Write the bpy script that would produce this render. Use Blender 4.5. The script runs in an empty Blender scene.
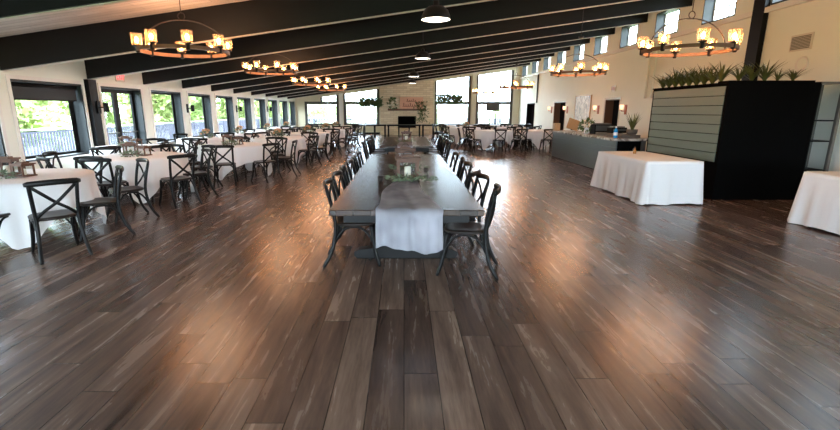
import bpy, math, random
from mathutils import Vector, Matrix
random.seed(7)
PI = math.pi
C = bpy.context.scene.collection
sc = bpy.context.scene

# ------------------------------------------------------------------ materials
def newmat(name):
    m = bpy.data.materials.new(name); m.use_nodes = True
    nt = m.node_tree; b = nt.nodes['Principled BSDF']
    return m, nt, b
def lin(c):
    return tuple((x / 12.92 if x <= .04045 else ((x + .055) / 1.055) ** 2.4) for x in c)
def rgb(r, g, b): return lin((r / 255, g / 255, b / 255)) + (1,)
def pmat(name, col, rough=.6, metal=0, noise=.0, nscale=8, bump=0, emis=None, estr=0, spec=.5, coat=0, stretch=None):
    m, nt, b = newmat(name)
    b.inputs['Base Color'].default_value = col
    b.inputs['Roughness'].default_value = rough
    b.inputs['Metallic'].default_value = metal
    b.inputs['Specular IOR Level'].default_value = spec
    b.inputs['Coat Weight'].default_value = coat
    if emis:
        b.inputs['Emission Color'].default_value = emis; b.inputs['Emission Strength'].default_value = estr
    if noise or bump:
        tc = nt.nodes.new('ShaderNodeTexCoord'); mp = nt.nodes.new('ShaderNodeMapping')
        nt.links.new(tc.outputs['Object'], mp.inputs[0])
        if stretch: mp.inputs['Scale'].default_value = stretch
        n = nt.nodes.new('ShaderNodeTexNoise'); n.inputs['Scale'].default_value = nscale; n.inputs['Detail'].default_value = 5
        nt.links.new(mp.outputs[0], n.inputs['Vector'])
        if noise:
            mx = nt.nodes.new('ShaderNodeMix'); mx.data_type = 'RGBA'
            mx.inputs[6].default_value = tuple(min(1, c * (1 - noise)) for c in col[:3]) + (1,)
            mx.inputs[7].default_value = tuple(min(1, c * (1 + noise)) for c in col[:3]) + (1,)
            nt.links.new(n.outputs['Fac'], mx.inputs[0]); nt.links.new(mx.outputs[2], b.inputs['Base Color'])
        if bump:
            bp = nt.nodes.new('ShaderNodeBump'); bp.inputs['Strength'].default_value = bump; bp.inputs['Distance'].default_value = .02
            nt.links.new(n.outputs['Fac'], bp.inputs['Height']); nt.links.new(bp.outputs[0], b.inputs['Normal'])
    return m

def plank_mat(name, c_dark, c_mid, c_light, width, length, rough, along_y=True, coords='Object', seam=.003, bumpk=.08, seamcol=None, contrast=1.0, spec=.5, rvar=.1):
    m, nt, b = newmat(name); N = nt.nodes; L = nt.links
    tc = N.new('ShaderNodeTexCoord'); mp = N.new('ShaderNodeMapping')
    L.new(tc.outputs[coords], mp.inputs[0])
    if along_y: mp.inputs['Rotation'].default_value = (0, 0, PI / 2)
    sp0 = N.new('ShaderNodeSeparateXYZ'); L.new(mp.outputs[0], sp0.inputs[0])
    dv = N.new('ShaderNodeMath'); dv.operation = 'DIVIDE'; dv.inputs[1].default_value = width; L.new(sp0.outputs[1], dv.inputs[0])
    fl = N.new('ShaderNodeMath'); fl.operation = 'FLOOR'; L.new(dv.outputs[0], fl.inputs[0])
    wn_ = N.new('ShaderNodeTexWhiteNoise'); wn_.noise_dimensions = '1D'; L.new(fl.outputs[0], wn_.inputs['W'])
    ax = N.new('ShaderNodeMath'); ax.operation = 'MULTIPLY_ADD'; ax.inputs[1].default_value = length; L.new(wn_.outputs['Value'], ax.inputs[0]); L.new(sp0.outputs[0], ax.inputs[2])
    cv = N.new('ShaderNodeCombineXYZ'); L.new(ax.outputs[0], cv.inputs[0]); L.new(sp0.outputs[1], cv.inputs[1])
    br = N.new('ShaderNodeTexBrick'); L.new(cv.outputs[0], br.inputs['Vector'])
    br.inputs['Scale'].default_value = 1; br.inputs['Brick Width'].default_value = length; br.inputs['Row Height'].default_value = width
    br.inputs['Mortar Size'].default_value = seam; br.inputs['Mortar Smooth'].default_value = .3
    br.inputs['Color1'].default_value = (0, 0, 0, 1); br.inputs['Color2'].default_value = (1, 1, 1, 1); br.inputs['Mortar'].default_value = (.5, .5, .5, 1)
    br.offset = 0
    sep = N.new('ShaderNodeSeparateXYZ'); L.new(mp.outputs[0], sep.inputs[0])
    r = N.new('ShaderNodeMath'); r.operation = 'MULTIPLY'; r.inputs[1].default_value = 37.0; L.new(br.outputs['Color'], r.inputs[0])
    cx = N.new('ShaderNodeMath'); cx.operation = 'MULTIPLY_ADD'; cx.inputs[1].default_value = 1.0; L.new(sep.outputs[0], cx.inputs[0]); L.new(r.outputs[0], cx.inputs[2])
    cy = N.new('ShaderNodeMath'); cy.operation = 'MULTIPLY_ADD'; cy.inputs[1].default_value = 10; L.new(sep.outputs[1], cy.inputs[0]); L.new(r.outputs[0], cy.inputs[2])
    cb = N.new('ShaderNodeCombineXYZ'); L.new(cx.outputs[0], cb.inputs[0]); L.new(cy.outputs[0], cb.inputs[1])
    n1 = N.new('ShaderNodeTexNoise'); n1.inputs['Scale'].default_value = 1; n1.inputs['Detail'].default_value = 6; n1.inputs['Roughness'].default_value = .62; n1.inputs['Distortion'].default_value = .35
    L.new(cb.outputs[0], n1.inputs['Vector'])
    n2 = N.new('ShaderNodeTexNoise'); n2.inputs['Scale'].default_value = 5; n2.inputs['Detail'].default_value = 4
    L.new(cb.outputs[0], n2.inputs['Vector'])
    a = N.new('ShaderNodeMath'); a.operation = 'MULTIPLY_ADD'; a.inputs[1].default_value = .38; L.new(br.outputs['Color'], a.inputs[0])
    s1 = N.new('ShaderNodeMath'); s1.operation = 'MULTIPLY_ADD'; s1.inputs[1].default_value = 1.25 * contrast; s1.inputs[2].default_value = -.30 * contrast; L.new(n1.outputs['Fac'], s1.inputs[0])
    L.new(s1.outputs[0], a.inputs[2])
    s2 = N.new('ShaderNodeMath'); s2.operation = 'MULTIPLY_ADD'; s2.inputs[1].default_value = .22; L.new(n2.outputs['Fac'], s2.inputs[0]); L.new(a.outputs[0], s2.inputs[2])
    s3 = N.new('ShaderNodeMath'); s3.operation = 'SUBTRACT'; s3.inputs[1].default_value = .15; L.new(s2.outputs[0], s3.inputs[0])
    cr = N.new('ShaderNodeValToRGB'); L.new(s3.outputs[0], cr.inputs[0])
    e = cr.color_ramp.elements; e[0].position = .12; e[0].color = c_dark; e[1].position = .9; e[1].color = c_light
    k = cr.color_ramp.elements.new(.5); k.color = c_mid
    mx = N.new('ShaderNodeMix'); mx.data_type = 'RGBA'; L.new(br.outputs['Fac'], mx.inputs[0]); L.new(cr.outputs[0], mx.inputs[6])
    mx.inputs[7].default_value = seamcol or tuple(x * .35 for x in c_dark[:3]) + (1,)
    L.new(mx.outputs[2], b.inputs['Base Color'])
    rr = N.new('ShaderNodeMath'); rr.operation = 'MULTIPLY_ADD'; rr.inputs[1].default_value = rvar; rr.inputs[2].default_value = rough - rvar / 2; L.new(n1.outputs['Fac'], rr.inputs[0]); L.new(rr.outputs[0], b.inputs['Roughness'])
    b.inputs['Specular IOR Level'].default_value = spec
    bp = N.new('ShaderNodeBump'); bp.inputs['Strength'].default_value = bumpk; bp.inputs['Distance'].default_value = .01
    L.new(s3.outputs[0], bp.inputs['Height']); L.new(bp.outputs[0], b.inputs['Normal'])
    return m

M = {}
M['floor'] = plank_mat('floor_planks', rgb(52, 40, 36), rgb(98, 79, 70), rgb(146, 122, 107), .2, 1.5, .27, contrast=1.0, spec=.5, bumpk=.004, rvar=.04)
M['wall'] = pmat('wall_paint', rgb(236, 237, 225), .75, noise=.03, nscale=2)
M['wall_far'] = pmat('far_wall_paint', rgb(214, 206, 180), .75, noise=.04, nscale=3)
M['ceil'] = plank_mat('ceiling_boards', rgb(190, 184, 176), rgb(218, 213, 206), rgb(236, 232, 226), .14, 3, .7, along_y=False, contrast=.8)
M['beam'] = pmat('beam_black', rgb(18, 18, 20), .5, noise=.15, nscale=3, stretch=(1, 8, 8), spec=.25)
M['lit_underside'] = pmat('beam_lit_underside', rgb(225, 220, 212), .6, noise=.1, nscale=6)  # pale colour paints in the light caught along the beam undersides
M['black'] = pmat('black_frame', rgb(13, 13, 14), .5, spec=.15)
M['jamb'] = pmat('jamb_slate', rgb(30, 37, 39), .55, noise=.12, nscale=14, stretch=(8, 8, .4))
M['whitetrim'] = pmat('white_trim', rgb(232, 228, 220), .5)
M['chair'] = pmat('chair_black', rgb(15, 14, 14), .4, noise=.25, nscale=20, spec=.2)
M['seat'] = pmat('chair_seat_wood', rgb(38, 31, 27), .35, noise=.3, nscale=6, stretch=(1, 6, 1), spec=.25)
M['ttop'] = plank_mat('farm_table_wood', rgb(38, 27, 21), rgb(68, 49, 39), rgb(98, 74, 59), .14, 5, .27, contrast=.3, bumpk=.0, spec=.4, rvar=.02)
M['tbase'] = pmat('farm_table_base', rgb(19, 18, 18), .5, noise=.2, nscale=8, spec=.25)
M['cloth'] = pmat('white_tablecloth', rgb(236, 233, 232), .85, noise=.02, nscale=40, spec=.2)
M['lwood'] = pmat('lantern_wood', rgb(92, 58, 38), .55, noise=.35, nscale=12, stretch=(6, 6, 1))
M['candle'] = pmat('candle_wax', rgb(235, 228, 210), .5)
M['leaf'] = pmat('leaf_green', rgb(74, 98, 50), .6, noise=.45, nscale=18)
M['eleaf'] = pmat('eucalyptus_green', rgb(92, 104, 78), .6, noise=.35, nscale=18)
M['blade'] = pmat('agave_green', rgb(80, 86, 40), .5, noise=.5, nscale=9)
M['flower'] = pmat('dried_flower', rgb(190, 140, 100), .7, noise=.4, nscale=30)
M['petal'] = pmat('cream_petal', rgb(235, 225, 205), .7, noise=.1, nscale=30)
M['ring'] = pmat('chandelier_wood', rgb(122, 82, 52), .5, noise=.35, nscale=9)
M['iron'] = pmat('dark_iron', rgb(46, 40, 36), .45, metal=.5)
M['brass'] = pmat('aged_brass', rgb(158, 116, 66), .35, metal=.8)
M['bulb'] = pmat('lit_bulb', (1, .5, .2, 1), .5, emis=(1, .38, .12, 1), estr=110)
M['pendant'] = pmat('pendant_black', rgb(32, 32, 34), .35)
M['pendin'] = pmat('pendant_inside', rgb(215, 210, 200), .5)
M['cabinet'] = pmat('cabinet_black', rgb(4, 4, 4), .85, spec=.06)
M['slatg'] = pmat('sage_board', rgb(94, 106, 96), .45, noise=.08, nscale=3, stretch=(1, 1, 6))
M['slatb'] = pmat('board_gap_dark', rgb(45, 48, 44), .7)
M['barp'] = pmat('bar_panel_slate', rgb(84, 92, 96), .32, noise=.1, nscale=2.5, stretch=(1, 1, 4))
M['steel'] = pmat('grey_steel', rgb(110, 108, 102), .4, metal=.4)
M['blue'] = pmat('blue_bottle', rgb(40, 150, 215), .25)
M['label'] = pmat('pale_label', rgb(230, 236, 240), .6)
M['board'] = pmat('light_wood_board', rgb(190, 150, 105), .5, noise=.2, nscale=6, stretch=(8, 1, 1))
M['sconcew'] = pmat('sconce_copper', rgb(150, 84, 58), .5, metal=.3)
M['glow'] = pmat('warm_shade', (1, .7, .5, 1), .5, emis=(1, .45, .25, 1), estr=1.3)
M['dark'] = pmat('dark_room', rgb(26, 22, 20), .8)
M['darkwood'] = pmat('dark_wood_jamb', rgb(112, 78, 56), .5, noise=.25, nscale=5, stretch=(6, 6, 1))
M['plate'] = pmat('wall_plate', rgb(214, 206, 192), .5)
M['vent'] = pmat('vent_grey', rgb(120, 112, 98), .6)
M['red'] = pmat('exit_red', (1, .05, .05, 1), .5, emis=(1, .05, .06, 1), estr=2.5)
M['palered'] = pmat('exit_red_pale', rgb(205, 90, 80), .5)
M['screen'] = pmat('screen_dark', rgb(64, 70, 70), .3)
M['shade'] = pmat('roller_shade', rgb(42, 44, 47), .7)
M['pot'] = pmat('pot_grey', rgb(88, 82, 74), .7)
M['deck'] = plank_mat('deck_boards', rgb(66, 64, 62), rgb(82, 80, 78), rgb(98, 94, 90), .14, 4, .7, contrast=.6)
M['fence'] = pmat('fence_grey', rgb(58, 60, 76), .7, noise=.15, nscale=6)
M['railcap'] = pmat('rail_cap', rgb(130, 130, 134), .7)
M['grass'] = pmat('lawn_grass', rgb(120, 132, 92), .9, noise=.3, nscale=1.5)
M['bark'] = pmat('tree_bark', rgb(88, 72, 58), .9, noise=.3, nscale=8)
M['crown'] = pmat('tree_leaves', rgb(156, 170, 108), .7, noise=.4, nscale=1.2)
M['crown2'] = pmat('tree_leaves_deep', rgb(150, 170, 108), .7, noise=.4, nscale=1.2)
M['signw'] = pmat('sign_board', rgb(226, 176, 148), .6, noise=.08, nscale=6)
M['ink'] = pmat('sign_lettering', rgb(140, 72, 52), .6)
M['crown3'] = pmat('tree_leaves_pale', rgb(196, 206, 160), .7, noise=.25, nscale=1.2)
M['mullion'] = pmat('mullion_bronze', rgb(66, 62, 56), .5)
M['runner'] = None

# stone chimney
def stone():
    m, nt, b = newmat('fireplace_stone'); N = nt.nodes; L = nt.links
    tc = N.new('ShaderNodeTexCoord'); mp = N.new('ShaderNodeMapping'); mp.inputs['Rotation'].default_value = (PI / 2, 0, 0)
    L.new(tc.outputs['Object'], mp.inputs[0])
    br = N.new('ShaderNodeTexBrick'); L.new(mp.outputs[0], br.inputs['Vector']); br.inputs['Scale'].default_value = 1
    br.inputs['Brick Width'].default_value = .42; br.inputs['Row Height'].default_value = .12; br.inputs['Mortar Size'].default_value = .008
    br.inputs['Color1'].default_value = rgb(240, 226, 198); br.inputs['Color2'].default_value = rgb(220, 202, 170); br.inputs['Mortar'].default_value = rgb(196, 178, 150)
    L.new(br.outputs['Color'], b.inputs['Base Color']); b.inputs['Roughness'].default_value = .8
    return m
M['stone'] = stone()

def art():
    m, nt, b = newmat('abstract_canvas'); N = nt.nodes; L = nt.links
    tc = N.new('ShaderNodeTexCoord'); mp = N.new('ShaderNodeMapping'); mp.inputs['Scale'].default_value = (3, 3, 1.2)
    L.new(tc.outputs['Object'], mp.inputs[0])
    n = N.new('ShaderNodeTexNoise'); n.inputs['Scale'].default_value = 2.5; n.inputs['Distortion'].default_value = 2.5; n.inputs['Detail'].default_value = 6
    L.new(mp.outputs[0], n.inputs['Vector'])
    cr = N.new('ShaderNodeValToRGB'); L.new(n.outputs['Fac'], cr.inputs[0])
    e = cr.color_ramp.elements; e[0].position = .35; e[0].color = rgb(120, 128, 130); e[1].position = .6; e[1].color = rgb(226, 222, 210)
    k = e.new(.48); k.color = rgb(190, 178, 160)
    L.new(cr.outputs[0], b.inputs['Base Color'])
    return m
M['art'] = art()

def marble():
    m, nt, b = newmat('counter_stone'); N = nt.nodes; L = nt.links
    tc = N.new('ShaderNodeTexCoord'); n = N.new('ShaderNodeTexNoise'); n.inputs['Scale'].default_value = 3; n.inputs['Distortion'].default_value = 2; n.inputs['Detail'].default_value = 7
    L.new(tc.outputs['Object'], n.inputs['Vector'])
    cr = N.new('ShaderNodeValToRGB'); L.new(n.outputs['Fac'], cr.inputs[0])
    e = cr.color_ramp.elements; e[0].position = .4; e[0].color = rgb(120, 112, 104); e[1].position = .6; e[1].color = rgb(205, 200, 192)
    L.new(cr.outputs[0], b.inputs['Base Color']); b.inputs['Roughness'].default_value = .25
    return m
M['marble'] = marble()

def thin_glass(name, tint=(1, 1, 1, 1), gl=.08, rough=.02):
    m = bpy.data.materials.new(name); m.use_nodes = True; nt = m.node_tree; nt.nodes.clear()
    o = nt.nodes.new('ShaderNodeOutputMaterial'); t = nt.nodes.new('ShaderNodeBsdfTransparent'); t.inputs[0].default_value = tint
    g = nt.nodes.new('ShaderNodeBsdfGlossy'); g.inputs['Roughness'].default_value = rough
    lw = nt.nodes.new('ShaderNodeLayerWeight'); lw.inputs[0].default_value = .5
    pw = nt.nodes.new('ShaderNodeMath'); pw.operation = 'POWER'; pw.inputs[1].default_value = 5; nt.links.new(lw.outputs['Facing'], pw.inputs[0])
    fr = nt.nodes.new('ShaderNodeMath'); fr.operation = 'MULTIPLY_ADD'; fr.inputs[1].default_value = .6; fr.inputs[2].default_value = .03; nt.links.new(pw.outputs[0], fr.inputs[0])
    mx = nt.nodes.new('ShaderNodeMixShader')
    nt.links.new(fr.outputs[0], mx.inputs[0])
    nt.links.new(t.outputs[0], mx.inputs[1]); nt.links.new(g.outputs[0], mx.inputs[2]); nt.links.new(mx.outputs[0], o.inputs[0])
    return m
M['glass'] = thin_glass('window_glass')
M['lglass'] = thin_glass('lantern_glass', (.93, .95, .95, 1))
def shade_glass():
    m = bpy.data.materials.new('amber_shade_glass'); m.use_nodes = True; nt = m.node_tree; nt.nodes.clear()
    o = nt.nodes.new('ShaderNodeOutputMaterial'); t = nt.nodes.new('ShaderNodeBsdfTransparent'); t.inputs[0].default_value = (1, .84, .62, 1)
    g = nt.nodes.new('ShaderNodeBsdfTranslucent'); g.inputs[0].default_value = (1, .86, .68, 1)
    mx = nt.nodes.new('ShaderNodeMixShader'); mx.inputs[0].default_value = .1
    g2 = nt.nodes.new('ShaderNodeBsdfGlossy'); g2.inputs['Roughness'].default_value = .1
    m2 = nt.nodes.new('ShaderNodeMixShader'); m2.inputs[0].default_value = .08
    nt.links.new(t.outputs[0], mx.inputs[1]); nt.links.new(g.outputs[0], mx.inputs[2])
    nt.links.new(mx.outputs[0], m2.inputs[1]); nt.links.new(g2.outputs[0], m2.inputs[2]); nt.links.new(m2.outputs[0], o.inputs[0])
    return m
M['sglass'] = shade_glass()
def gauze():
    m = bpy.data.materials.new('sheer_gauze'); m.use_nodes = True; nt = m.node_tree; nt.nodes.clear()
    o = nt.nodes.new('ShaderNodeOutputMaterial'); t = nt.nodes.new('ShaderNodeBsdfTransparent')
    d = nt.nodes.new('ShaderNodeBsdfDiffuse'); tl = nt.nodes.new('ShaderNodeBsdfTranslucent')
    tc = nt.nodes.new('ShaderNodeTexCoord'); n = nt.nodes.new('ShaderNodeTexNoise'); n.inputs['Scale'].default_value = 3; n.inputs['Detail'].default_value = 2
    nt.links.new(tc.outputs['Object'], n.inputs['Vector'])
    d.inputs[0].default_value = rgb(218, 216, 226); tl.inputs[0].default_value = rgb(200, 200, 210)
    a = nt.nodes.new('ShaderNodeMixShader'); a.inputs[0].default_value = .3
    nt.links.new(d.outputs[0], a.inputs[1]); nt.links.new(tl.outputs[0], a.inputs[2])
    mr = nt.nodes.new('ShaderNodeMapRange'); mr.inputs[1].default_value = .3; mr.inputs[2].default_value = .7; mr.inputs[3].default_value = .35; mr.inputs[4].default_value = .7
    nt.links.new(n.outputs['Fac'], mr.inputs[0])
    mx = nt.nodes.new('ShaderNodeMixShader'); nt.links.new(mr.outputs[0], mx.inputs[0])
    nt.links.new(t.outputs[0], mx.inputs[1]); nt.links.new(a.outputs[0], mx.inputs[2]); nt.links.new(mx.outputs[0], o.inputs[0])
    return m
M['runner'] = gauze()

# ------------------------------------------------------------------ mesh helpers
class MB:
    def __init__(s): s.v = []; s.f = []; s.sm = []
    def add(s, vs, fs, smooth=False):
        o = len(s.v); s.v += [tuple(v) for v in vs]; s.f += [tuple(i + o for i in f) for f in fs]; s.sm += [smooth] * len(fs); return s
    def box(s, x0, y0, z0, x1, y1, z1):
        v = [(x0, y0, z0), (x1, y0, z0), (x1, y1, z0), (x0, y1, z0), (x0, y0, z1), (x1, y0, z1), (x1, y1, z1), (x0, y1, z1)]
        return s.add(v, [(0, 3, 2, 1), (4, 5, 6, 7), (0, 1, 5, 4), (1, 2, 6, 5), (2, 3, 7, 6), (3, 0, 4, 7)])
    def hexa(s, v):
        return s.add(v, [(0, 3, 2, 1), (4, 5, 6, 7), (0, 1, 5, 4), (1, 2, 6, 5), (2, 3, 7, 6), (3, 0, 4, 7)])
    def prism(s, pts, axis, a0, a1):
        def P(u, w, a): return {'x': (a, u, w), 'y': (u, a, w), 'z': (u, w, a)}[axis]
        n = len(pts); v = [P(u, w, a0) for u, w in pts] + [P(u, w, a1) for u, w in pts]
        return s.add(v, [tuple(range(n))[::-1], tuple(range(n, 2 * n))] + [(i, (i + 1) % n, n + (i + 1) % n, n + i) for i in range(n)])
    def tube(s, path, r, n=8, flat=None, up=Vector((0, 0, 1))):
        P = [Vector(p) for p in path]; m = len(P); rs = r if isinstance(r, (list, tuple)) else [r] * m
        vs = []; prev = None
        for i, p in enumerate(P):
            t = (P[min(i + 1, m - 1)] - P[max(i - 1, 0)]).normalized()
            a = (prev if prev else (up if abs(t.dot(up)) < .95 else Vector((0, 1, 0))))
            a = (a - t * a.dot(t)).normalized(); prev = a; b = t.cross(a)
            ra = rs[i]; rb = rs[i] * (flat if flat else 1)
            for k in range(n):
                an = 2 * PI * k / n; vs.append(p + a * math.cos(an) * ra + b * math.sin(an) * rb)
        fs = [(i * n + k, i * n + (k + 1) % n, (i + 1) * n + (k + 1) % n, (i + 1) * n + k) for i in range(m - 1) for k in range(n)]
        fs += [tuple(range(n))[::-1], tuple(range((m - 1) * n, m * n))]
        return s.add(vs, fs, True)
    def lathe(s, prof, n=20, cx=0, cy=0, cz=0, caps=True):
        vs = []; m = len(prof)
        for r, z in prof:
            for k in range(n):
                a = 2 * PI * k / n; vs.append((cx + r * math.cos(a), cy + r * math.sin(a), cz + z))
        fs = [(i * n + k, i * n + (k + 1) % n, (i + 1) * n + (k + 1) % n, (i + 1) * n + k) for i in range(m - 1) for k in range(n)]
        if caps: fs += [tuple(range(n))[::-1], tuple(range((m - 1) * n, m * n))]
        return s.add(vs, fs, True)
    def build(s, name, mat, parent=None, auto=True):
        me = bpy.data.meshes.new(name); me.from_pydata(s.v, [], s.f); me.materials.append(mat)
        me.polygons.foreach_set('use_smooth', s.sm)
        me.update()
        o = bpy.data.objects.new(name, me); C.objects.link(o)
        if parent: o.parent = parent
        return o
def tag(o, label=None, cat=None, group=None, kind=None):
    if label: o['label'] = label
    if cat: o['category'] = cat
    if group: o['group'] = group
    if kind: o['kind'] = kind
    return o
def thing(name, label, cat, loc=(0, 0, 0), rz=0, group=None):
    o = bpy.data.objects.new(name, None); C.objects.link(o); o.empty_display_size = .1
    o.location = loc; o.rotation_euler = (0, 0, rz); return tag(o, label, cat, group)
def struct(name, mb, m, parent=None):
    o = mb.build(name, m, parent)
    if not parent: o['kind'] = 'structure'
    return o
KIDS = {}
def kids(o): return [c for c in ALLC.get(o, [])]
def copytree(o, parent=None):
    c = o.copy(); C.objects.link(c)
    if parent: c.parent = parent
    for ch in list(o.children): copytree(ch, c)
    return c
def bez(pts, n=12):
    P = [Vector(p) for p in pts]; out = []
    m = len(P)
    for i in range(m - 1):
        p0 = P[max(i - 1, 0)]; p1 = P[i]; p2 = P[i + 1]; p3 = P[min(i + 2, m - 1)]
        for k in range(n):
            t = k / n
            out.append(.5 * ((2 * p1) + (-p0 + p2) * t + (2 * p0 - 5 * p1 + 4 * p2 - p3) * t * t + (-p0 + 3 * p1 - 3 * p2 + p3) * t ** 3))
    out.append(P[-1]); return out
def bevel(o, w=.01, seg=2):
    b = o.modifiers.new('bevel', 'BEVEL'); b.width = w; b.segments = seg; b.limit_method = 'ANGLE'; return o

# ------------------------------------------------------------------ room numbers
XL, XR, YF, YB = -7.1, 7.55, 30.0, -3.5
TH = .3
def zb(x): return 2.22 + .1355 * (x + 7.1)        # underside of the beams
BD = .53
def zc(x): return zb(x) + BD                       # ceiling
BAY = 2.2
def YK(k): return 10.48 + BAY * k

struct('floor', MB().box(XL - TH, YB - .3, -.12, XR + TH, YF + .3, 0), M['floor'])
cx0, cx1 = XL - TH, XR + TH
struct('ceiling', MB().hexa([(cx0, YB - .3, zc(cx0)), (cx1, YB - .3, zc(cx1)), (cx1, YF + .3, zc(cx1)), (cx0, YF + .3, zc(cx0)),
                             (cx0, YB - .3, zc(cx0) + .2), (cx1, YB - .3, zc(cx1) + .2), (cx1, YF + .3, zc(cx1) + .2), (cx0, YF + .3, zc(cx0) + .2)]), M['ceil'])
# beams across the room
bi = 0
for k in range(-5, 9):
    y = YK(k) if k != -2 else 5.5
    bi += 1
    b = MB().hexa([(XL, y - .08, zb(XL)), (XR, y - .08, zb(XR)), (XR, y + .08, zb(XR)), (XL, y + .08, zb(XL)),
                   (XL, y - .08, zc(XL) - .002), (XR, y - .08, zc(XR) - .002), (XR, y + .08, zc(XR) - .002), (XL, y + .08, zc(XL) - .002)])
    o = b.build('trim_%d' % bi, M['beam']); o['kind'] = 'structure'
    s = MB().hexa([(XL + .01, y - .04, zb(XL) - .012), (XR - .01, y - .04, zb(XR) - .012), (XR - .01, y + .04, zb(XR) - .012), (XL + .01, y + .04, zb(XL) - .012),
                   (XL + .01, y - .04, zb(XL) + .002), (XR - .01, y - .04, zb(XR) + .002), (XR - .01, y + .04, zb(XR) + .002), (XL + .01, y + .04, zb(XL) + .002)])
    s.build('lit_underside_strip', M['lit_underside'], o)
def TRIM():
    global bi; bi += 1; return 'trim_%d' % bi

# ---- left wall with tall windows
SILL, HEAD = .58, 2.09
ops = []
for k in range(-5, 9):
    y0 = YK(k) + .16; y1 = YK(k) + 1.9
    if k == -1: y0 -= .1
    if k == 0: y0 += .15; y1 += .06
    if k > 0: y0 += .07; y1 += .06
    if k == 8: y1 = min(y1, YF - .25)
    ops.append((y0, y1, 0.0 if k == 0 else SILL, k))
w = MB(); x0, x1 = XL - TH, XL
yp = YB
for y0, y1, zs, k in ops:
    w.box(x0, yp, 0, x1, y0, zc(XL) + .03)
    if zs > 0: w.box(x0, y0, 0, x1, y1, zs)
    w.box(x0, y0, HEAD, x1, y1, zc(XL) + .03)
    yp = y1
w.box(x0, yp, 0, x1, YF + .3, zc(XL) + .03)
struct('wall_left', w, M['wall'])
wn = 0
for y0, y1, zs, k in ops:
    if k == 0: continue
    wn += 1
    root = thing('window_%d' % wn, None, None, (0, 0, 0)); root['kind'] = 'structure'
    t = .035
    j = MB().box(x0, y0, zs, x1 - .001, y0 + t, HEAD).box(x0, y1 - t, zs, x1 - .001, y1, HEAD).box(x0, y0 + t, HEAD - t, x1 - .001, y1 - t, HEAD).box(x0, y0 + t, zs, x1 - .001, y1 - t, zs + t)
    j.build('jamb', M['jamb'], root)
    c = .07
    fr = MB().box(XL, y0 - c, zs - c, XL + .02, y0, HEAD + c).box(XL, y1, zs - c, XL + .02, y1 + c, HEAD + c).box(XL, y0, HEAD, XL + .02, y1, HEAD + c).box(XL, y0, zs - c, XL + .03, y1, zs)
    fr.build('casing', M['whitetrim'], root)
    f = MB(); a = y0 + t; b_ = y1 - t; u = zs + t; v = HEAD - t; xf = x0 + .03
    f.box(xf, a, u, xf + .05, a + .045, v).box(xf, b_ - .045, u, xf + .05, b_, v).box(xf, a + .045, u, xf + .05, b_ - .045, u + .05).box(xf, a + .045, v - .05, xf + .05, b_ - .045, v)
    f.box(xf + .06, b_ - .16, u, xf + .075, b_ - .06, v)
    f.build('sash', M['black'], root)
    MB().box(xf + .02, a + .045, u + .05, xf + .026, b_ - .045, v - .05).build('pane', M['glass'], root)
# double glass door in bay 0
y0, y1 = ops[5][0], ops[5][1]
root = thing('door_1', None, None); root['kind'] = 'structure'
j = MB().box(x0, y0, 0, x1 - .001, y0 + .04, HEAD).box(x0, y1 - .04, 0, x1 - .001, y1, HEAD).box(x0, y0 + .04, HEAD - .04, x1 - .001, y1 - .04, HEAD)
j.build('jamb', M['jamb'], root)
fr = MB().box(XL, y0 - .07, 0, XL + .02, y0, HEAD + .07).box(XL, y1, 0, XL + .02, y1 + .07, HEAD + .07).box(XL, y0, HEAD, XL + .02, y1, HEAD + .07)
fr.build('casing', M['whitetrim'], root)
ym = (y0 + y1) / 2
for a, b_ in ((y0 + .04, ym), (ym, y1 - .04)):
    xf = x0 + .06
    l = MB().box(xf, a, .01, xf + .05, a + .09, HEAD - .045).box(xf, b_ - .09, .01, xf + .05, b_, HEAD - .045).box(xf, a + .09, .01, xf + .05, b_ - .09, .25).box(xf, a + .09, HEAD - .13, xf + .05, b_ - .09, HEAD - .045)
    lf = l.build('door_leaf', M['black'], root)
    MB().box(xf + .02, a + .09, .25, xf + .026, b_ - .09, HEAD - .13).build('pane', M['glass'], lf)
    MB().tube([(xf + .05, a + .09, .98), (xf + .1, a + .11, .98), (xf + .1, b_ - .11, .98), (xf + .05, b_ - .09, .98)], .017).build('push_bar', M['steel'], lf)
struct(TRIM(), MB().box(XL, YK(0) - .2, 0, XL + .1, YK(0) + .06, zb(XL) - .014), M['black'])
# roller shade in the first window in view
o = thing('roller_shade', 'dark grey roller shade rolled partway down in the nearest left window', 'shade', (XL - .1, YK(-1) + .98, HEAD - .04))
MB().tube([(0, -.86, -.05), (0, .86, -.05)], .035, 12).build('roller', M['black'], o)
MB().box(-.004, -.84, -.30, .004, .84, -.05).build('shade_fabric', M['shade'], o)
MB().box(-.008, -.84, -.325, .008, .84, -.30).build('bottom_bar', M['black'], o)

# ---- right wall with clerestory windows and doorways
cl = [(YK(k) + .45, YK(k) + 1.62) for k in range(-5, 9)]
cl[-1] = (cl[-1][0], cl[-1][1])
CZ0, CZ1 = 3.64, 4.34
doors = [(16.05, 17.2, 1.93), (21.4, 23.0, 1.93), (26.4, 28.1, 1.95)]
w = MB(); x0r, x1r = XR, XR + TH
yp = YB
for a, b_, h in doors:
    w.box(x0r, yp, 0, x1r, a, 3.2); w.box(x0r, a, h, x1r, b_, 3.2); yp = b_
w.box(x0r, yp, 0, x1r, YF + .3, 3.2)
w.box(x0r, YB, 3.2, x1r, YF + .3, CZ0)
yp = YB
for a, b_ in cl:
    w.box(x0r, yp, CZ0, x1r, a, CZ1); yp = b_
w.box(x0r, yp, CZ0, x1r, YF + .3, CZ1)
w.box(x0r, YB, CZ1, x1r, YF + .3, zc(XR) + .03)
struct('wall_right', w, M['wall'])
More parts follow.
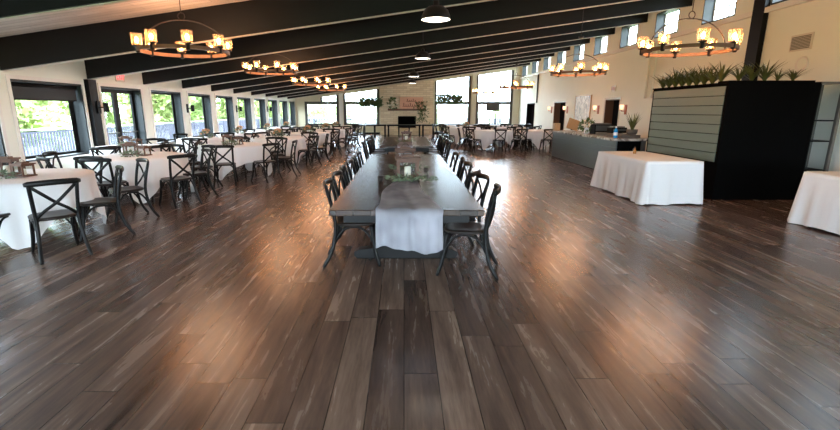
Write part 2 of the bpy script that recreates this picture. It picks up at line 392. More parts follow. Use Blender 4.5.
for a, b_ in cl:
    wn += 1
    root = thing('window_%d' % wn, None, None); root['kind'] = 'structure'
    t = .03
    MB().box(x0r - .006, a, CZ0, x1r, a + t, CZ1).box(x0r - .006, b_ - t, CZ0, x1r, b_, CZ1).box(x0r - .006, a + t, CZ1 - t, x1r, b_ - t, CZ1).box(x0r - .006, a + t, CZ0, x1r, b_ - t, CZ0 + t).build('jamb', M['jamb'], root)
    xf = x1r - .06
    MB().box(xf, a + t, CZ0 + t, xf + .04, a + t + .04, CZ1 - t).box(xf, b_ - t - .04, CZ0 + t, xf + .04, b_ - t, CZ1 - t).box(xf, (a + b_) / 2 - .012, CZ0 + t, xf + .03, (a + b_) / 2 + .012, CZ1 - t).box(xf, a + t, (CZ0 + CZ1) / 2 - .012, xf + .03, b_ - t, (CZ0 + CZ1) / 2 + .012).build('sash', M['whitetrim'], root)
    MB().box(xf + .045, a + t, CZ0 + t, xf + .05, b_ - t, CZ1 - t).build('pane', M['glass'], root)
struct(TRIM(), MB().box(XR - .1, YB, 3.5, XR, YF, 3.6), M['whitetrim'])
struct(TRIM(), MB().box(XR - .11, YK(0) - .56, 0, XR, YK(0) - .24, zb(XR) - .014), M['black'])
dn = 1
for a, b_, h in doors:
    dn += 1
    root = thing('door_%d' % dn, None, None); root['kind'] = 'structure'
    MB().box(x0r - .015, a - .06, 0, x1r, a + .0, h + .06).box(x0r - .015, b_, 0, x1r, b_ + .06, h + .06).box(x0r - .015, a, h, x1r, b_, h + .06).build('casing', M['plate'], root)
    MB().box(x0r + .005, b_ - .03, 0, x1r, b_, h).box(x0r + .005, a, 0, x1r, a + .03, h).box(x0r + .005, a + .03, h - .03, x1r, b_ - .03, h).build('jamb', M['darkwood'] if dn < 4 else M['black'], root)
    # the unlit room beyond
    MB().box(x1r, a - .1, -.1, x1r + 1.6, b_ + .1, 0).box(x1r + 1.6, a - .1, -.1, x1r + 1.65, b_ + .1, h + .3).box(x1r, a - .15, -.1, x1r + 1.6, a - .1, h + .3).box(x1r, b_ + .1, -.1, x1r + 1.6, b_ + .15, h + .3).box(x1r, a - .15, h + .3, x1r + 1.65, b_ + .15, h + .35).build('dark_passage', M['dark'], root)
struct('baseboard_right', MB().box(XR - .02, 12, 0, XR, 16.0, .1).box(XR - .02, 17.27, 0, XR, 21.3, .1).box(XR - .02, 23.1, 0, XR, 26.3, .1), M['plate'])
bb = MB()
yp = YB
for k in range(-5, 9):
    if k == 0:
        bb.box(XL, yp, 0, XL + .018, ops[5][0] - .08, .12); yp = ops[5][1] + .08
bb.box(XL, yp, 0, XL + .018, YF, .12)
struct('baseboard_left', bb, M['black'])

# ---- back wall behind the viewer, unseen windows added to light the foreground
bw = MB().box(XL - TH, YB - .3, 0, XR + TH, YB, .4).prism([(XL - TH, 2.1), (XR + TH, 2.1), (XR + TH, zc(XR + TH)), (XL - TH, zc(XL - TH))], 'y', YB - .3, YB)
bws = [(-6.8, -3.5), (-3.2, .1), (.4, 3.7), (4.0, 7.2)]
px_ = XL - TH
for a, b_ in bws:
    bw.box(px_, YB - .3, .4, a, YB, 2.1); px_ = b_
bw.box(px_, YB - .3, .4, XR + TH, YB, 2.1)
struct('wall_back', bw, M['wall'])
for a, b_ in bws:
    wn += 1
    root = thing('window_%d' % wn, None, None); root['kind'] = 'structure'
    MB().box(a, YB - .2, .4, a + .08, YB - .1, 2.1).box(b_ - .08, YB - .2, .4, b_, YB - .1, 2.1).box(a + .08, YB - .2, .4, b_ - .08, YB - .1, .48).box(a + .08, YB - .2, 2.02, b_ - .08, YB - .1, 2.1).build('frame', M['black'], root)
    MB().add([(a + .08, YB - .15, .48), (b_ - .08, YB - .15, .48), (b_ - .08, YB - .15, 2.02), (a + .08, YB - .15, 2.02)], [(0, 1, 2, 3)]).build('pane', M['glass'], root)

# ---- far wall with big windows
fw = [(-6.5, -4.27, .66, 1.92), (-3.95, -1.62, .66, 1.92), (2.0, 4.36, .62, 1.92), (4.71, 7.1, .62, 1.92)]
w = MB(); ya, yb_ = YF, YF + .3
FB = YF
def wallpiece(xa, xb, z0a, z0b=None):
    z0b = z0a if z0b is None else z0b
    w.prism([(xa, z0a), (xb, z0b), (xb, zc(xb) + .03), (xa, zc(xa) + .03)], 'y', ya, yb_)
w.box(XL - TH, ya, 0, XR + TH, yb_, .62)
xs = XL - TH
for (a, b_, s, h) in fw:
    w.prism([(xs, .62), (a, .62), (a, zc(a) + .03), (xs, zc(xs) + .03)], 'y', ya, yb_); xs = b_
w.prism([(xs, .62), (XR + TH, .62), (XR + TH, zc(XR + TH) + .03), (xs, zc(xs) + .03)], 'y', ya, yb_)
for i, (a, b_, s, h) in enumerate(fw):
    w.box(a, ya, h, b_, yb_, h + .18)
    w.prism([(a, zb(a) - .08), (b_, zb(b_) - .08), (b_, zc(b_) + .03), (a, zc(a) + .03)], 'y', ya, yb_)
w.prism([(-6.5, 2.06), (-5.45, 2.06), (-5.45, zb(-5.45) - .07), (-6.5, zb(-6.5) - .07)], 'y', ya, yb_)
struct('wall_far', w, M['wall_far'])
for i, (a, b_, s, h) in enumerate(fw):
    wn += 1
    root = thing('window_%d' % wn, None, None); root['kind'] = 'structure'
    t = .17
    f = MB().box(a, ya - .03, .6, a + t, ya + .1, h).box(b_ - t, ya - .03, .6, b_, ya + .1, h).box(a + t, ya - .03, .6, b_ - t, ya + .1, .7).box(a, ya - .03, h, b_, ya + .1, h + .18)
    f.build('frame', M['mullion'], root)
    MB().box(a + t, ya + .05, .7, b_ - t, ya + .056, h).build('pane', M['glass'], root)
    ua = -5.45 if i == 0 else a
    f = MB().prism([(ua, h + .18), (ua + t * .7, h + .18), (ua + t * .7, zb(ua) - .08), (ua, zb(ua) - .08)], 'y', ya - .03, ya + .1).prism([(b_ - t, h + .18), (b_, h + .18), (b_, zb(b_) - .08), (b_ - t, zb(b_) - .08)], 'y', ya - .03, ya + .1)
    f.build('transom_frame', M['mullion'], root)
    MB().prism([(ua + t * .7, h + .18), (b_ - t, h + .18), (b_ - t, zb(b_) - .1), (ua + t * .7, zb(ua) - .1)], 'y', ya + .05, ya + .056).build('pane', M['glass'], root)
struct(TRIM(), MB().prism([(-4.22, 0), (-4.0, 0), (-4.0, zb(-4.0)), (-4.22, zb(-4.22))], 'y', ya - .12, ya), M['whitetrim'])
struct(TRIM(), MB().prism([(4.42, 0), (4.66, 0), (4.66, zb(4.66)), (4.42, zb(4.42))], 'y', ya - .12, ya), M['wall_far'])
struct('baseboard_far', MB().box(XL, ya - .02, 0, -1.6, ya, .12).box(1.95, ya - .02, 0, XR, ya, .12), M['black'])

# fireplace
fp = thing('fireplace', 'cream stone chimney breast with dark firebox and wooden mantel on far wall', 'fireplace', (.17, YF - .005, 0))
FD = .75
c = MB(); a, b_ = -1.67, 1.70; ox = .17
c.prism([(a, 0), (-.56, 0), (-.56, zb(a + ox) + (1.11) * .1386), (a, zb(a + ox))], 'y', -FD, 0)
c.prism([(.6, 0), (b_, 0), (b_, zb(b_ + ox)), (.6, zb(.6 + ox))], 'y', -FD, 0)
c.prism([(-.56, 1.18), (.6, 1.18), (.6, zb(.6 + ox)), (-.56, zb(-.56 + ox))], 'y', -FD, 0).box(-.56, -FD, 0, .6, 0, .42)
c.build('chimney_breast', M['stone'], fp)
MB().box(-.56, -.08, .42, .6, -.01, 1.18).box(-.56, -FD + .02, .42, -.53, -.08, 1.18).box(.57, -FD + .02, .42, .6, -.08, 1.18).build('firebox', M['cabinet'], fp)
bevel(MB().box(-1.2, -FD - .22, 1.52, 1.25, -FD, 1.64).build('mantel', M['darkwood'], fp), .01)
MB().box(-.9, -FD - .35, 0, .95, -FD, .3).build('hearth', M['stone'], fp)
MY = YF - FD - .12
# sign on the mantel
s = thing('wooden_sign', 'pale pink wooden sign with script lettering leaning on the mantel', 'sign', (.47, MY, 1.64))
bevel(MB().box(-.74, -.02, 0, .74, .02, .72).build('board', M['signw'], s), .008)
def script(n, x0_, x1_, z0_, h):
    m = MB(); pts = []
    for i in range(n * 10 + 1):
        t = i / (n * 10); x = x0_ + (x1_ - x0_) * t
        hh = h * (1 if int(t * n) % 3 else 1.7)
        pts.append((x + .3 * (x1_ - x0_) / n * math.sin(2 * PI * t * n), -.028, z0_ + hh * .5 * (1 - math.cos(2 * PI * t * n))))
    return m.tube(pts, .016, 5)
script(5, -.32, .3, .44, .1).build('lettering', M['ink'], s)
script(8, -.55, .55, .12, .14).build('lettering', M['ink'], s)

# ------------------------------------------------------------------ foliage helpers
def leafcluster(n, fn, size, rnd, droop=.0, w=.4):
    m = MB()
    for i in range(n):
        p, d = fn(rnd)
        p = Vector(p); d = Vector(d).normalized(); l = size * rnd.uniform(.6, 1.25)
        s = d.cross(Vector((rnd.uniform(-1, 1), rnd.uniform(-1, 1), rnd.uniform(-.3, 1)))).normalized() * l * w * .5
        nn = d.cross(s).normalized() * l * .08
        m.add([p, p + d * l * .45 + s + nn, p + d * l - Vector((0, 0, droop * l)), p + d * l * .45 - s + nn], [(0, 1, 2), (0, 2, 3)])
    return m
def rdir(r): 
    while True:
        v = Vector((r.uniform(-1, 1), r.uniform(-1, 1), r.uniform(-1, 1)))
        if .05 < v.length < 1: return v.normalized()

rn = random.Random(3)
def garland_mesh(length, wid, hgt, n, size, mat, name):
    def fn(r):
        t = r.uniform(-1, 1); x = t * length / 2
        return (x, r.gauss(0, wid * .35), max(.006, r.uniform(0, hgt) * (1 - .6 * abs(t)))), (r.uniform(-1, 1), r.uniform(-1, 1), r.uniform(0.02, .5))
    return leafcluster(n, fn, size, rn).build(name, mat)
def bunch(n, rad, z0_, z1_, size, rseed, w=.4):
    r0 = random.Random(rseed)
    def fn(r):
        d = rdir(r); rr = rad * r.uniform(.3, 1)
        return (d.x * rr, d.y * rr, z0_ + (z1_ - z0_) * (d.z * .5 + .5)), (d.x, d.y, d.z + .3)
    return leafcluster(n, fn, size, r0, w=w)

# flowers and greenery by the sign
f = thing('flower_arrangement', 'cream and green flower arrangement left of the mantel sign', 'flowers', (-.72, MY - .02, 1.64))
bunch(160, .3, .02, .62, .16, 5).build('greenery', M['leaf'], f)
m = MB(); r = random.Random(9)
for i in range(22):
    d = rdir(r); m.lathe([(.01, -.03), (.05, 0), (.04, .03), (.01, .04)], 8, d.x * .32, -abs(d.y) * .2, .32 + d.z * .28)
m.build('blossoms', M['petal'], f)
f = leafcluster(220, lambda r: ((r.gauss(0, .2), r.uniform(-.08, .05), -r.uniform(-.45, 1.0) ** 1 * .9), (r.uniform(-1, 1), r.uniform(-1, .1), r.uniform(-1, .3))), .16, random.Random(4)).build('hanging_greenery', M['leaf'])
f.location = (1.12, MY - .16, 1.72); tag(f, 'green trailing foliage hanging off the right end of the mantel', 'greenery')

# hanging planters in front of the far windows
for X, Y, Z, L, lab in ((-2.1, 28.9, 2.1, 1.3, 'hanging rod of trailing greenery before the window left of the fireplace'),
                        (2.85, 28.9, 2.32, 1.6, 'hanging rod of trailing greenery before the window right of the fireplace')):
    h = thing('hanging_planter', lab, 'planter', (X, Y, Z), 0, 'hanging planters by the fireplace')
    MB().box(-L / 2, -.1, -.06, L / 2, .1, 0).build('shelf_board', M['darkwood'], h)
    for sx in (-1, 1): MB().tube([(sx * L * .42, 0, 0), (sx * L * .42, 0, zc(X + sx * L * .42) - Z)], .012, 6).build('hanger', M['iron'], h)
    g = leafcluster(900, lambda r: ((r.uniform(-L / 2, L / 2), r.gauss(0, .12), r.uniform(-.3, .2)), (r.uniform(-1, 1), r.uniform(-1, 1), r.uniform(-1, .4))), .2, random.Random(int(L * 10)))
    g.build('trailing_leaves', M['leaf'], h)

# ------------------------------------------------------------------ cross-back chair
def make_chair():
    t = thing('dining_chair', None, None)
    n = 24; pts = []
    for i in range(n):
        a = 2 * PI * i / n; x = math.copysign(abs(math.cos(a)) ** .6, math.cos(a)) * (.215 - .025 * (math.sin(a) < 0) * abs(math.sin(a))); y = math.copysign(abs(math.sin(a)) ** .6, math.sin(a)) * .205
        pts.append((x, y))
    m = MB()
    vs = []
    for s_, z in ((.93, .432), (1, .440), (1, .458), (.96, .466), (.7, .462), (.3, .456)):
        vs += [(x * s_, y * s_, z) for x, y in pts]
    fs = [(i * n + k, i * n + (k + 1) % n, (i + 1) * n + (k + 1) % n, (i + 1) * n + k) for i in range(5) for k in range(n)] + [tuple(range(n))[::-1], tuple(range(5 * n, 6 * n))]
    m.add(vs, fs, True).build('seat', M['seat'], t)
    for s_ in (-1, 1):
        MB().tube(bez([(s_ * .215, -.315, 0), (s_ * .196, -.225, .18), (s_ * .182, -.188, .42), (s_ * .19, -.215, .64), (s_ * .2, -.26, .83)], 5), [.015] + [.0195] * 18 + [.019, .018], 8).build('back_leg', M['chair'], t)
    for s_ in (-1, 1):
        MB().tube(bez([(s_ * .208, .25, 0), (s_ * .188, .2, .18), (s_ * .178, .165, .435)], 5), [.015, .016] + [.0195] * 9, 8).build('front_leg', M['chair'], t)
    # bent top rail
    m = MB(); P = []
    for i in range(15):
        u = -1 + 2 * i / 14; P.append((u * .235, -.25 - .05 * (1 - u * u), .845 + .012 * (1 - u * u)))
    m.tube(P, [.02] + [.031] * 13 + [.02], 10, flat=.5); m.build('top_rail', M['chair'], t)
    # crossed back bands
    for s_ in (-1, 1):
        P = bez([(s_ * .19, -.25, .82), (s_ * .1, -.262, .73), (0, -.245 - .008 * s_, .63), (-s_ * .1, -.228, .55), (-s_ * .17, -.195, .475)], 4)
        MB().tube(P, .017, 8, flat=.55).build('cross_band', M['chair'], t)
    # hooped braces under the seat
    for A, B_ in (((-.187, .19, .24), (.187, .19, .24)), ((-.187, .19, .24), (-.19, -.205, .24)), ((.187, .19, .24), (.19, -.205, .24))):
        A = Vector(A); B_ = Vector(B_); P = []
        for i in range(13):
            u = i / 12; q = A.lerp(B_, u); q.z = .24 + .185 * (1 - abs(2 * u - 1) ** 2.6); P.append(q)
        MB().tube(P, .0125, 6).build('brace', M['chair'], t)
    return t
CH0 = make_chair(); used = [False]
def chair(x, y, rz, label, group):
    if used[0]: c = copytree(CH0)
    else: c = CH0; used[0] = True
    c.location = (x, y, 0); c.rotation_euler = (0, 0, rz); c.scale = (1, 1, .96); tag(c, label, 'chair', group); return c
# rz: chair faces local +y

ORD = ['first', 'second', 'third', 'fourth', 'fifth', 'sixth', 'seventh', 'eighth', 'ninth', 'tenth']
# ------------------------------------------------------------------ farm tables down the middle
def farm_table(xc, y0, y1, label, hw=.612, splits=2):
    t = thing('farm_table', label, 'table', (xc, (y0 + y1) / 2, 0)); L = y1 - y0
    for i in range(splits):
        a = -L / 2 + i * L / splits; b_ = a + L / splits - .006
        bevel(MB().box(-hw, a, .722, hw, b_, .77).build('tabletop', M['ttop'], t), .006)
    MB().box(-hw + .1, -L / 2 + .12, .64, -hw + .13, L / 2 - .12, .721).box(hw - .13, -L / 2 + .12, .64, hw - .1, L / 2 - .12, .721).box(-hw + .13, -L / 2 + .12, .64, hw - .13, -L / 2 + .15, .721).box(-hw + .13, L / 2 - .15, .64, hw - .13, L / 2 - .12, .721).build('apron', M['tbase'], t)
    for s_ in (-1, 1):
        yy = s_ * (L / 2 - 1.15)
        m = MB().prism([(-.52, .0), (.52, .0), (.55, .03), (.55, .07), (.5, .1), (.16, .14), (-.16, .14), (-.5, .1), (-.55, .07), (-.55, .03)], 'y', yy - .06, yy + .06)
        m.prism([(-.11, .13), (.11, .13), (.09, .3), (.13, .62), (-.13, .62), (-.09, .3)], 'y', yy - .05, yy + .05).box(-.42, yy - .05, .62, .42, yy + .05, .721)
        bevel(m.build('trestle', M['tbase'], t), .008)
    MB().box(-.035, -(L / 2 - 1.1), .26, .035, L / 2 - 1.1, .38).build('stretcher', M['tbase'], t)
    return t
farm_table(.02, 3.4, 8.0, 'long dark plank farm table nearest the camera with gauze runner')
farm_table(.06, 9.8, 13.4, 'second dark farm table farther down the middle of the hall', hw=.59)

def place_side(xc, ys, side, desc, rots=None, tuck=.5):
    for i, y in enumerate(ys):
        rz = (-PI / 2 if side < 0 else PI / 2) + (rots[i] if rots else 0)
        # side<0: chair on the left, facing +x
        s = 'left' if side < 0 else 'right'
        chair(xc + side * tuck, y, rz, 'black cross-back chair, %s from near end, %s side of %s' % (ORD[i], s, desc), 'chairs at the ' + desc)
place_side(.0, [4.45, 5.02, 5.65, 6.25, 6.92, 7.6], -1, 'nearest long table', [.05, -.05, .08, -.04, .05, 0], .50)
place_side(.0, [4.15, 4.78, 5.32, 5.98, 6.65, 7.45], 1, 'nearest long table', [-.2, .1, -.4, .06, -.1, .05], .60)
place_side(.06, [10.2, 10.95, 11.7, 12.4, 13.05], -1, 'second long table', [.06, -.05, 0, .08, 0], .72)
place_side(.06, [10.2, 10.95, 11.7, 12.4, 13.05], 1, 'second long table', [-.06, .05, 0, -.08, 0], .72)

# gauze runner with gathered folds
def runner(xc, y0, y1, zt, front, back, wfn, label):
    m = MB(); nx = 26; rows = []
    r0 = random.Random(int(y0 * 10))
    ph = [r0.uniform(0, 6) for _ in range(3)]
    ny = 46
    path = []
    for i in range(12): 
        u = i / 11; path.append((y0 - .022 - .03 * (1 - u) , zt - front * (1 - u), (1 - u)))
    for i in range(ny): path.append((y0 + (y1 - y0) * (i + .3) / ny, zt + .004, 0))
    for i in range(10 if back else 0):
        u = (i + 1) / 10; path.append((y1 + .022, zt - back * u, u))
    vs = []
    for j, (y, z, hang) in enumerate(path):
        wl, wr = wfn(y, hang)
        for i in range(nx + 1):
            u = i / nx; x = wl + (wr - wl) * u
            fold = math.sin(u * 15 + ph[0] + .6 * math.sin(y * 3)) * .55 + math.sin(u * 29 + ph[1] + y) * .3
            if hang > 0: vs.append((x + .01 * fold, y - .05 * fold * min(1, hang * 3) - .035, z + (.025 * math.sin(u * 5 + 1) * hang)))
            else: vs.append((x, y, z + .008 + .009 * fold))
    n = nx + 1
    fs = [(j * n + i, j * n + i + 1, (j + 1) * n + i + 1, (j + 1) * n + i) for j in range(len(path) - 1) for i in range(nx)]
    m.add(vs, fs, True)
    o = m.build('table_runner', M['runner']); tag(o, label, 'table runner'); return o
def wf1(y, h):
    t = min(1, max(0, (y - 3.4) / 1.7))
    k = 1 - .6 * (t ** .8); wob = .03 * math.sin(y * 4.1)
    return (-.24 * k + wob - .01, (.29 + .01 * h) * k + wob * .6 - .0 * (1 - k))
runner(0, 3.4, 7.95, .77, .3, 0, wf1, 'sheer pale gauze runner draped over the near end of the long table')
runner(0, 9.8, 13.3, .77, .22, 0, lambda y, h: (-.13 + .02 * math.sin(y * 3), .2 + .02 * math.sin(y * 2.3)), 'sheer pale gauze runner on the second long table')

# ------------------------------------------------------------------ lanterns
def make_lantern(w=.24, h=.42):
    t = thing('lantern', None, None); a = w / 2; p = .026
    m = MB().box(-a - .015, -a - .015, 0, a + .015, a + .015, .025)
    for sx in (-1, 1):
        for sy in (-1, 1): m.box(sx * (a - p / 2) - p / 2, sy * (a - p / 2) - p / 2, .025, sx * (a - p / 2) + p / 2, sy * (a - p / 2) + p / 2, h - .06)
    m.box(-a, -a, h - .085, a, -a + p, h - .06).box(-a, a - p, h - .085, a, a, h - .06).box(-a, -a + p, h - .085, -a + p, a - p, h - .06).box(a - p, -a + p, h - .085, a, a - p, h - .06)
    m.box(-a - .02, -a - .02, h - .06, a + .02, a + .02, h - .035).box(-a * .6, -a * .6, h - .035, a * .6, a * .6, h - .012)
    m.build('frame', M['lwood'], t)
    g = MB(); q = a - .012
    g.add([(-q, -q, .026), (q, -q, .026), (q, -q, h - .086), (-q, -q, h - .086), (-q, q, .026), (q, q, .026), (q, q, h - .086), (-q, q, h - .086)], [(0, 1, 2, 3), (4, 5, 6, 7), (0, 4, 7, 3), (1, 5, 6, 2)])
    g.build('panes', M['lglass'], t)
    c = MB().lathe([(.035, .026), (.037, .03), (.037, .13), (.03, .136)], 14).build('candle', M['candle'], t)
    MB().tube([(0, 0, .13), (0, 0, .15)], .0015, 4).build('wick', M['iron'], c)
    MB().tube([(math.cos(i / 10 * PI) * .05, 0, h - .015 + math.sin(i / 10 * PI) * .045) for i in range(11)], .004, 6).build('handle', M['iron'], t)
    return t
LA = make_lantern(.235, .275); lused = [0]
def lantern(x, y, z, label, group=None, rz=0, s=1):
    t = LA if not lused[0] else copytree(LA); lused[0] = 1
    t.location = (x, y, z); t.rotation_euler = (0, 0, rz); t.scale = (s, s, s); tag(t, label, 'lantern', group); return t
G1 = 'lanterns along the long tables'
lantern(.04, 4.98, .785, 'brown wooden lantern with candle nearest the camera on the gauze runner', G1, .06)
lantern(.02, 6.1, .785, 'brown wooden lantern behind the nearest lantern on the long table', G1, -.04)
lantern(.06, 11.2, .785, 'brown wooden lantern in the middle of the second long table', G1, .03, .95)
def on_table_garland(x, y, z, L, label, seed, n=70, size=.07, rz=0):
    r0 = random.Random(seed)
    def fn(r):
        t = r.uniform(-1, 1); bx = t * L / 2; by = .07 * math.sin(t * 4)
        return (bx, by + r.gauss(0, .05), .008 + abs(r.gauss(0, .025))), (r.uniform(-1, 1), r.uniform(-1, 1), r.uniform(.02, .45))
    o = leafcluster(n, fn, size, r0).build('eucalyptus_garland', M['eleaf']); o.location = (x, y, z); o.rotation_euler = (0, 0, rz)
    o.data.materials[0] = M['eleaf']; tag(o, label, 'greenery', 'eucalyptus sprigs on the long tables'); return o
on_table_garland(.08, 4.72, .788, .5, 'loose green eucalyptus sprigs in front of the nearest lantern', 11, 90)
on_table_garland(.06, 5.72, .788, .5, 'eucalyptus sprigs between the two lanterns on the nearest long table', 12, 70)
on_table_garland(.06, 10.8, .788, .5, 'eucalyptus sprigs before the lantern on the second long table', 13, 60)
for p, lb in (((-.26, 4.85), 'small dark votive cup left of the runner on the nearest table'), ((.27, 5.45), 'small dark votive cup right of the lantern on the nearest table')):
    o = MB().lathe([(.022, 0), (.026, .005), (.028, .06), (.024, .06), (.022, .012)], 12).build('votive_cup', M['iron']); o.location = (p[0], p[1], .771 if p[0] < 0 else .785); tag(o, lb, 'votive cup')

# ------------------------------------------------------------------ round tables with square cloths
def round_cloth_mesh(seed, R=.77, half=1.13, zt=.755):
    r0 = random.Random(seed); NT = 120; NR = 12; vs = []; fs = []
    rings = [.0, .35, .7, .97]
    ph = [r0.uniform(0, 6.28) for _ in range(4)]
    for rr in rings[1:]:
        for k in range(NT):
            a = 2 * PI * k / NT; vs.append((R * rr * math.cos(a), R * rr * math.sin(a), zt + .003 * math.sin(3 * a + ph[0]) * rr))
    for j in range(NR + 1):
        u = j / NR
        for k in range(NT):
            a = 2 * PI * k / NT
            half_k = half + .02 * math.sin(5 * a + ph[2])
            drop = half_k / max(abs(math.cos(a)), abs(math.sin(a))) - R
            z = zt - .008 - min(drop, zt - .035) * u
            d = zt - z
            cn = abs(math.sin(2 * a)) ** 3
            fold = math.sin(a * 16 + ph[1]) * .6 + math.sin(a * 27 + ph[3]) * .4
            rad = R + .006 + .10 * d * (1 - .5 * cn) + .045 * fold * min(1, d * 2.0) 
            aa = a
            vs.append((rad * math.cos(aa), rad * math.sin(aa), z))
    vs.append((0, 0, zt)); c = len(vs) - 1
    tot = len(rings) - 1 + NR + 1
    for j in range(tot - 1):
        for k in range(NT): fs.append((j * NT + k, (j + 1) * NT + k, (j + 1) * NT + (k + 1) % NT, j * NT + (k + 1) % NT))
    for k in range(NT): fs.append((c, k, (k + 1) % NT))
    m = MB(); m.add(vs, fs, True); return m
def make_round():
    t = thing('round_table', None, None)
    MB().lathe([(.74, .715), (.755, .72), (.755, .74), (.74, .745)], 40).build('tabletop', M['lwood'], t)
    for i in range(4):
        a = PI / 4 + i * PI / 2
        MB().tube([(.42 * math.cos(a), .42 * math.sin(a), .714), (.5 * math.cos(a), .5 * math.sin(a), 0)], .018, 8).build('leg', M['iron'], t)
    return t
RT = make_round(); rused = [0]
cmeshes = []
for i in range(3):
    o = round_cloth_mesh(20 + i).build('tablecloth', M['cloth']); cmeshes.append(o.data); bpy.data.objects.remove(o)
CPM = []
for i in range(2):
    o = bunch(110, .17, .01, .16, .09, 40 + i).build('greenery', M['eleaf']); CPM.append(o.data); bpy.data.objects.remove(o)
m = MB(); r = random.Random(2)
for i in range(16):
    d = rdir(r); m.lathe([(.006, -.02), (.035, 0), (.03, .02), (.006, .03)], 7, d.x * .16, d.y * .16, .12 + abs(d.z) * .12)
o = m.build('blossoms', M['flower']); BLM = o.data; bpy.data.objects.remove(o)
SEATS = {0: 'on its aisle side', 1: 'on its far aisle corner', 2: 'on its far side', 3: 'on its far window corner', 4: 'on its window side', 5: 'on its near window corner', 6: 'on its near side', 7: 'on its near aisle corner'}
def round_set(xc, yc, desc, short, seatlist, start, crot, idx, cp='lantern', rad=1.15, mirror=False):
    t = RT if not rused[0] else copytree(RT); rused[0] = 1
    t.location = (xc, yc, 0); tag(t, 'round banquet table under the white cloth of %s' % desc, 'table', 'round banquet tables')
    o = bpy.data.objects.new('tablecloth', cmeshes[idx % 3]); C.objects.link(o); o.location = (xc, yc, 0); o.rotation_euler = (0, 0, crot)
    tag(o, 'white square cloth draped over %s' % desc, 'tablecloth', 'white cloths on round tables')
    for i in seatlist:
        a = start + i * PI / 4 + random.uniform(-.06, .06); rr = rad + random.uniform(-.05, .06)
        ex = 0
        if i == 0 and idx < 2 and start > 0: a -= .1; rr = .93; ex = .6
        if mirror: a = PI - a
        x = xc + rr * math.cos(a); y = yc + rr * math.sin(a)
        chair(x, y, a + PI / 2 + random.uniform(-.12, .12) + ex, 'black cross-back chair %s of %s' % (SEATS[i].replace('its', 'the'), desc), 'chairs at ' + desc)
    if cp == 'lantern':
        lantern(xc - .16, yc + .05, .758, 'brown wooden lantern on %s' % desc, 'lanterns on round tables', .3, .85)
        lantern(xc + .14, yc - .06, .758, 'smaller brown lantern at front on %s' % desc, 'lanterns on round tables', -.2, .65)
        g = bpy.data.objects.new('eucalyptus_garland', CPM[idx % 2]); C.objects.link(g); g.location = (xc + .02, yc - .26, .76); g.scale = (1, .45, .5)
        tag(g, 'eucalyptus sprigs beside the lanterns on %s' % desc, 'greenery', 'greenery on round tables')
    elif cp == 'flowers':
        g = thing('flower_centerpiece', 'low flower centerpiece on %s' % desc, 'flowers', (xc, yc, .757), 0, 'flower centerpieces on round tables')
        q = bpy.data.objects.new('greenery', CPM[idx % 2]); C.objects.link(q); q.parent = g
        q = bpy.data.objects.new('blossoms', BLM); C.objects.link(q); q.parent = g
ALL8 = list(range(8))
ST = math.radians(8)
L = [(-4.72, 5.4, 'nearest left round table', [0, 1, 2, 3, 7], -.16, 'lantern'),
     (-4.72, 7.95, 'second nearest left round table', ALL8, -.31, 'lantern'),
     (-6.05, 10.0, 'left table facing glass door', [0, 1, 2, 6, 7], .2, 'lantern'),
     (-4.0, 10.55, 'third left aisle-side table', ALL8, .7, 'lantern'),
     (-5.7, 13.0, 'left window-side table past the door', [0, 1, 2, 3, 6, 7], .3, 'flowers'),
     (-3.75, 13.4, 'fourth left aisle-side table', ALL8, .1, 'flowers'),
     (-5.7, 15.7, 'third left window-side table', [0, 1, 2, 6, 7], .6, 'flowers'),
     (-3.45, 16.2, 'fifth left aisle-side table', ALL8, .3, 'flowers'),
     (-5.6, 18.6, 'fourth left window-side table', [0, 1, 7], .3, 'flowers'),
     (-3.3, 19.1, 'sixth left aisle-side table', ALL8, .3, 'flowers'),
     (-3.3, 22.0, 'farthest left aisle-side table', ALL8, .3, 'flowers'),
     (-5.6, 21.6, 'farthest left window-side table', [1, 6, 7], .3, 'flowers')]
for i, (x, y, d, seats, cr, cp) in enumerate(L):
    round_set(x, y, d, d, seats, ST + (math.radians(0) if i % 2 == 0 else math.radians(2)), PI / 4 * 0 + cr, i, cp)
chair(-4.5, 4.68, .15, 'black cross-back chair cut off by the left picture edge', 'chairs at nearest left round table')
Rr = [(3.6, 18.3, 'nearest right aisle-side table', ALL8, .2, 'none'),
      (5.6, 18.5, 'right table by bar far end', [2, 3, 5, 6, 7, 0], .5, 'none'),
      (2.9, 21.2, 'middle right aisle-side table', ALL8, .1, 'flowers'),
      (5.1, 21.6, 'middle right wall-side table', ALL8, .4, 'none'),
      (2.9, 24.0, 'farthest right aisle-side table', [4, 5, 6, 7, 0], .1, 'none'),
      (5.3, 24.3, 'farthest right wall-side table', [5, 6, 7, 0], .4, 'none')]
SEATS.update({4: 'on its left side', 0: 'on its right side', 5: 'on its near left corner', 7: 'on its near right corner', 6: 'on its near side', 2: 'on its far side', 3: 'on its far left corner', 1: 'on its far right corner'})
for i, (x, y, d, seats, cr, cp) in enumerate(Rr): round_set(x, y, d, d, seats, math.radians(-2), cr, i + 1, cp)

# ------------------------------------------------------------------ long black head tables before the far windows
heads = [(-2.0, 'leftmost'), (0.0, 'second from left'), (2.0, 'third from left'), (4.0, 'fourth from left'), (6.0, 'rightmost')]
for i, (x, d) in enumerate(heads):
    t = thing('head_table', 'narrow black table %s in the row before the fireplace wall' % d, 'table', (x, 26.3, 0), 0, 'black tables before the fireplace wall')
    MB().box(-.98, -.38, .66, .98, .38, .74).build('tabletop', M['black'], t)
    for sx in (-.9, -.3, .3, .9):
        for sy in (-.32, .32): MB().box(sx - .035, sy - .035, 0, sx + .035, sy + .035, .66).build('leg', M['black'], t)

